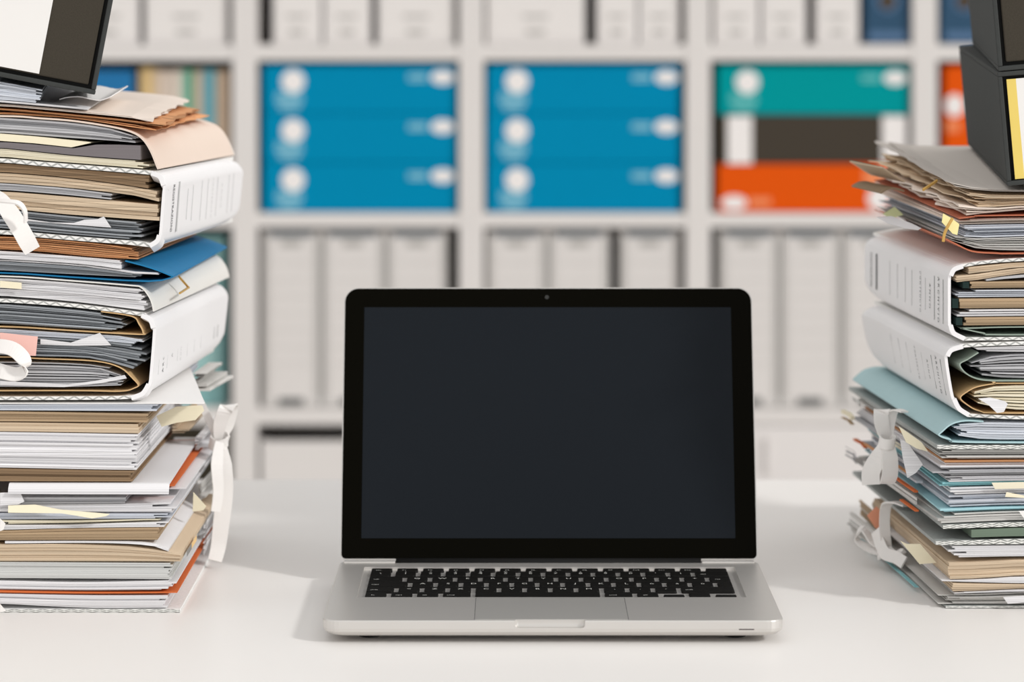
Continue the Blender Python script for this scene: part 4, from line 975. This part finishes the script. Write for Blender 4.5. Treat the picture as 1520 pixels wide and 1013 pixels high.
S('sheaf', 'cream papers inside the kraft folder of the lower white binder', 'papers', P_cream, [(1440,585),(1465,575.5),(1520,572),(RX,572)], [(1440,596),(1470,605),(1520,610),(RX,611)], 1440, 8, 0.28, -4, jit=10, jy=4, gap=0.35, group=gT)
plate('crumpled_sheet', [(1452,592),(1470,590.5),(1492,596),(1496,600),(1490,612),(1480,613.5),(1468,602)], D-0.003, P_white, lean=0.004, label='crumpled grey-white sheet in the kraft folder', cat='sheet')
shellR('sage_folder', M_greencard, [(1452,523),(1436,533),(1424,540.5),(1431,553),(1447,562.5),(1470,566.2),(1520,566.6),(RX,566.6)], 0.0009, 0.29, -4, label='sage grey folder in the upper half of the lower white binder', cat='folder')
S('sheaf', 'grey papers inside the sage folder', 'papers', P_grey, [(1436,542),(1460,531),(1520,524.5),(RX,523)], [(1436,547),(1455,558),(1520,563),(RX,563)], 1436, 8, 0.28, -4, jit=9, jy=4, gap=0.35, group=gT)
S('sheaf', 'white sheets flat under the upper cover of the lower white binder', 'papers', P_white, [(1448,516.5),(1520,514),(RX,512)], [(1450,522),(1520,523),(RX,521)], 1448, 4, 0.29, -4, jit=5, gap=0.2, group=gT)
# upper white binder
binder(RS, 'white binder packed with tan and brown booklets under an orange folder',
       [(1412,395),(1450,388),(1520,382.5),(RX,378)], [(1425,506.5),(1520,505.5),(RX,503.5)], 1422, 1430,
       [(1428,392),(1414,397.5),(1408,408),(1407,422),(1407,455),(1407.5,484),(1413,497),(1430,506)], -4.2, (1407,416), (1407,486),
       [('l',0.014,0.95,0.0006,1),('t',0.030,'A R C H I V I O',0.0078,0.98,1),('l',0.044,0.95,0.0006,1),('t',0.060,'A N N O',0.006,0.55,1),
        ('l',0.076,0.7,0.0005,0),('t',0.094,'C O N T E N U T O',0.006,0.9,1),('l',0.125,0.8,0.0005,0),('l',0.15,0.8,0.0005,0),('l',0.18,0.8,0.0005,0),('l',0.21,0.8,0.0005,0),
        ('l',0.265,0.85,0.004,1),('t',0.288,'REGISTRAZIONI',0.009,0.8,1)], th=5.5)
S('booklet', 'topmost tan booklet in the upper white binder', 'booklet', P_tan, [(1428,397.5),(1450,395.5),(1520,389.5),(RX,385.5)], [(1428,407.5),(1450,406),(1520,396.6),(RX,393)], 1435, 3, 0.27, -4, jit=1, group=gT)
S('booklet', 'second tan booklet in the upper white binder, dipping to its spine', 'booklet', P_tan, [(1418,410),(1450,406.8),(1520,397.4),(RX,394)], [(1418,420),(1450,416.6),(1520,406.5),(RX,402)], 1418, 3, 0.27, -4, jit=1, group=gT)
S('sheaf', 'grey leaflet above the brown booklets of the upper white binder', 'papers', P_grey, [(1464,414.4),(1520,407.6),(RX,403)], [(1464,417.6),(1520,412.4),(RX,408)], 1464, 1, 0.27, -4, group=gT)
by = (('upper',418.5,429,1440),('middle',443.5,458.5,1424),('lowest',471.5,484,1430))
for nm, a, b, nr in by:
    bk = S('booklet', f'{nm} brown booklet with a dark cloth spine in the upper white binder', 'booklet', P_brown, [(1414,a),(1520,a-1),(RX,a-2)], [(1414,b),(1520,b-1),(RX,b-2)], nr, 3, 0.26, -4, jit=0.8, group=gT)
    p = W(nr-0.6, b-0.6, D); q = W(nr-0.6, a+0.6, D)
    MB().box(p+Vector((-0.0048,0.001,0)), (0.0045,0,0), (math.sin(math.radians(-4))*0.25,0.25,0), (0,0,q.z-p.z)).build('cloth_spine', mat('green_spine_cloth', (34,50,48), 0.8, 0.15), bk)
S('sheaf', 'white papers between the upper and middle brown booklets', 'papers', P_blue, [(1414,431),(1520,430),(RX,429)], [(1414,442.4),(1520,441.5),(RX,440.5)], 1412, 4, 0.28, -4, jit=12, gap=0.3, group=gT)
S('sheaf', 'white papers between the middle and lowest brown booklets', 'papers', P_white, [(1420,460),(1520,459),(RX,458)], [(1420,470.6),(1520,469.6),(RX,468.6)], 1418, 3, 0.28, -4, jit=9, gap=0.3, group=gT)
shellR('sage_folder', M_greencard, [(RX,484.5),(1520,485),(1450,486.5),(1426,487.5),(1440,491.5),(1462,496),(1490,498.3),(RX,497)], 0.0008, 0.28, -4, label='thin sage folder at the bottom of the upper white binder', cat='folder')
# orange folder and loose bundle with rubber band
of = shellR('card_folder', M_orangecard, [(1404,356),(1420,364),(1444,374.5),(1480,377.2),(1520,377.5),(RX,373)], 0.0010, 0.30, -3, dz=0.002, label='thin orange card folder on the upper white binder', cat='folder')
S('sheaf', 'white and grey printed papers stacked in the orange folder', 'papers', P_mixed, [(1420,352),(1450,354),(1520,352),(RX,350)], [(1420,358.6),(1444,368.8),(1520,373),(RX,369)], 1412, 8, 0.31, -3, dz=0.003, jit=8, jy=6, gap=0.4, group=gT, yj=1.5)
S('sheaf', 'bluish printed papers under the aged folders with yellow tabs', 'papers', P_blue, [(1425,335),(1520,333),(RX,331)], [(1420,351),(1450,353.2),(1520,351.4),(RX,349.4)], 1426, 7, 0.31, -4, dz=0.005, jit=8, jy=6, gap=0.4, group=gT, yj=1.5)
S('sheaf', 'cream papers just under the aged folders', 'papers', P_aged, [(1420,326.5),(1450,325),(1520,323.2),(RX,321)], [(1425,334.4),(1520,332.4),(RX,330.4)], 1416, 4, 0.31, -5, dz=0.009, jit=8, jy=6, gap=0.4, group=gT, yj=1.5)
shellR('card_folder', M_orangecard, [(1424,325.4),(1450,322.3),(1480,321.0),(RX,317.5)], 0.0006, 0.30, -5, dz=0.011, label='thin orange sheet separating aged folders from white papers', cat='folder')
plate('index_tab', [(1400,317),(1414,325),(1424,333),(1421,349),(1414,347),(1398,330)], D-0.004, mat('yellow_tab', (240,228,164), 0.7, 0.2), lean=0.006, label='yellow tab tucked under the rubber band', cat='tab')
plate('index_tab', [(1310,318),(1328,307),(1341,319),(1322,325)], D+0.17, mat('pale_green_tab', (214,220,170), 0.7, 0.2), label='pale green tab at the rear of the printed papers', cat='tab')
plate('loose_sheet', [(1300,322),(1324,321),(1354,332),(1368,339),(1362,342),(1342,339),(1318,332)], D+0.13, P_white, label='white printed sheet fanning out over the orange folder', cat='sheet', lean=0.05)
# aged folders
def agedR(label, m, a, b, near, n, yaw, dz, jit, L=0.30, **k):
    S('aged_folder', label, 'folder', m, [(1400,a-6),(1425,a),(1470,a+5),(1520,a+6),(RX,a+6)], [(1400,b-6),(1425,b),(1470,b+5),(1520,b+6),(RX,b+6)], near, n, L, yaw, dz, jit=jit, jy=6, gap=0.3, group=gT, yj=1.5, rag=0.003, **k)
S('aged_folder', 'bottom frayed kraft folder of the aged bundle', 'folder', P_aged, [(1425,305),(1470,309),(1520,306),(RX,304)], [(1420,321.2),(1470,317.8),(1520,313),(RX,311)], 1418, 4, 0.30, -7, 0.013, jit=8, jy=6, gap=0.4, group=gT, yj=2, rag=0.008)
S('aged_folder', 'thick middle of the aged kraft bundle', 'folder', P_tan, [(1425,286),(1470,289),(1520,290),(RX,290)], [(1425,304),(1470,308),(1520,305.4),(RX,303.4)], 1424, 7, 0.30, -6, 0.015, jit=9, jy=7, gap=0.4, group=gT, yj=2, rag=0.008)
agedR('grey-beige aged folder carrying the black slipcases', page('paper_stone', (214,206,198), 0.05, 0.3), 276, 279.4, 1410, 2, -1, 0.0165, 2, 0.36)
shellR('kraft_cover', mat('kraft_worn', (190,168,142), 0.75, 0.2, var=0.08, scale=80), [(1309,250),(1320,257),(1332,265),(1343,271)], 0.0012, 0.10, -8, dD=0.13, label='worn kraft cover curling away from the aged bundle', cat='folder')
shellR('kraft_cover', mat('kraft_dark', (140,120,96), 0.75, 0.2, var=0.1, scale=80), [(1308,288),(1318,282),(1330,281),(1342,285)], 0.0012, 0.09, -8, dD=0.13, label='darker kraft cover bent down below the worn kraft cover', cat='folder')
def pxs(l): return [W(x, y, D+d) for x, y, d in l]
ribbon('rubber_band', pxs([(1400,359,-0.012),(1402,347,-0.0125),(1407,336,-0.013),(1414,324,-0.012)]), 0.0020, M_band, wdir=[(1,0.2,0)]*4, label='ochre rubber band over the yellow tab', cat='rubber band')
ribbon('rubber_band', pxs([(1370,282,0.03),(1381,275,0.035),(1391,268,0.04)]), 0.0020, M_band, wdir=[(0.5,0,1)]*3, label='ochre rubber band round the worn kraft cover', cat='rubber band')
# black slipcases
def tilt(deg): a = math.radians(deg); return Vector((math.cos(a),0,math.sin(a))), Vector((-math.sin(a),0,math.cos(a)))
exd, ezd = tilt(5.0)
slipcase('black slipcase box with a yellow-edged white label on the aged bundle', W(1495,276.5,D-0.004), exd, ezd, Vector((0.024,0.34,0.0155)), 0.20, 0.0850,
         [(0.0065, 0.0135, 0.0045, 0.079, M_yel, 'yellow_strip'), (0.0135, 0.19, 0.0045, 0.079, label_m, 'white_label')])
slipcase('plain black slipcase box standing on the box with the yellow-edged label', W(1495,276.5,D-0.004)+ezd*0.0856+exd*0.0010, exd, ezd, Vector((0.034,0.335,0.0163)), 0.20, 0.10, [])
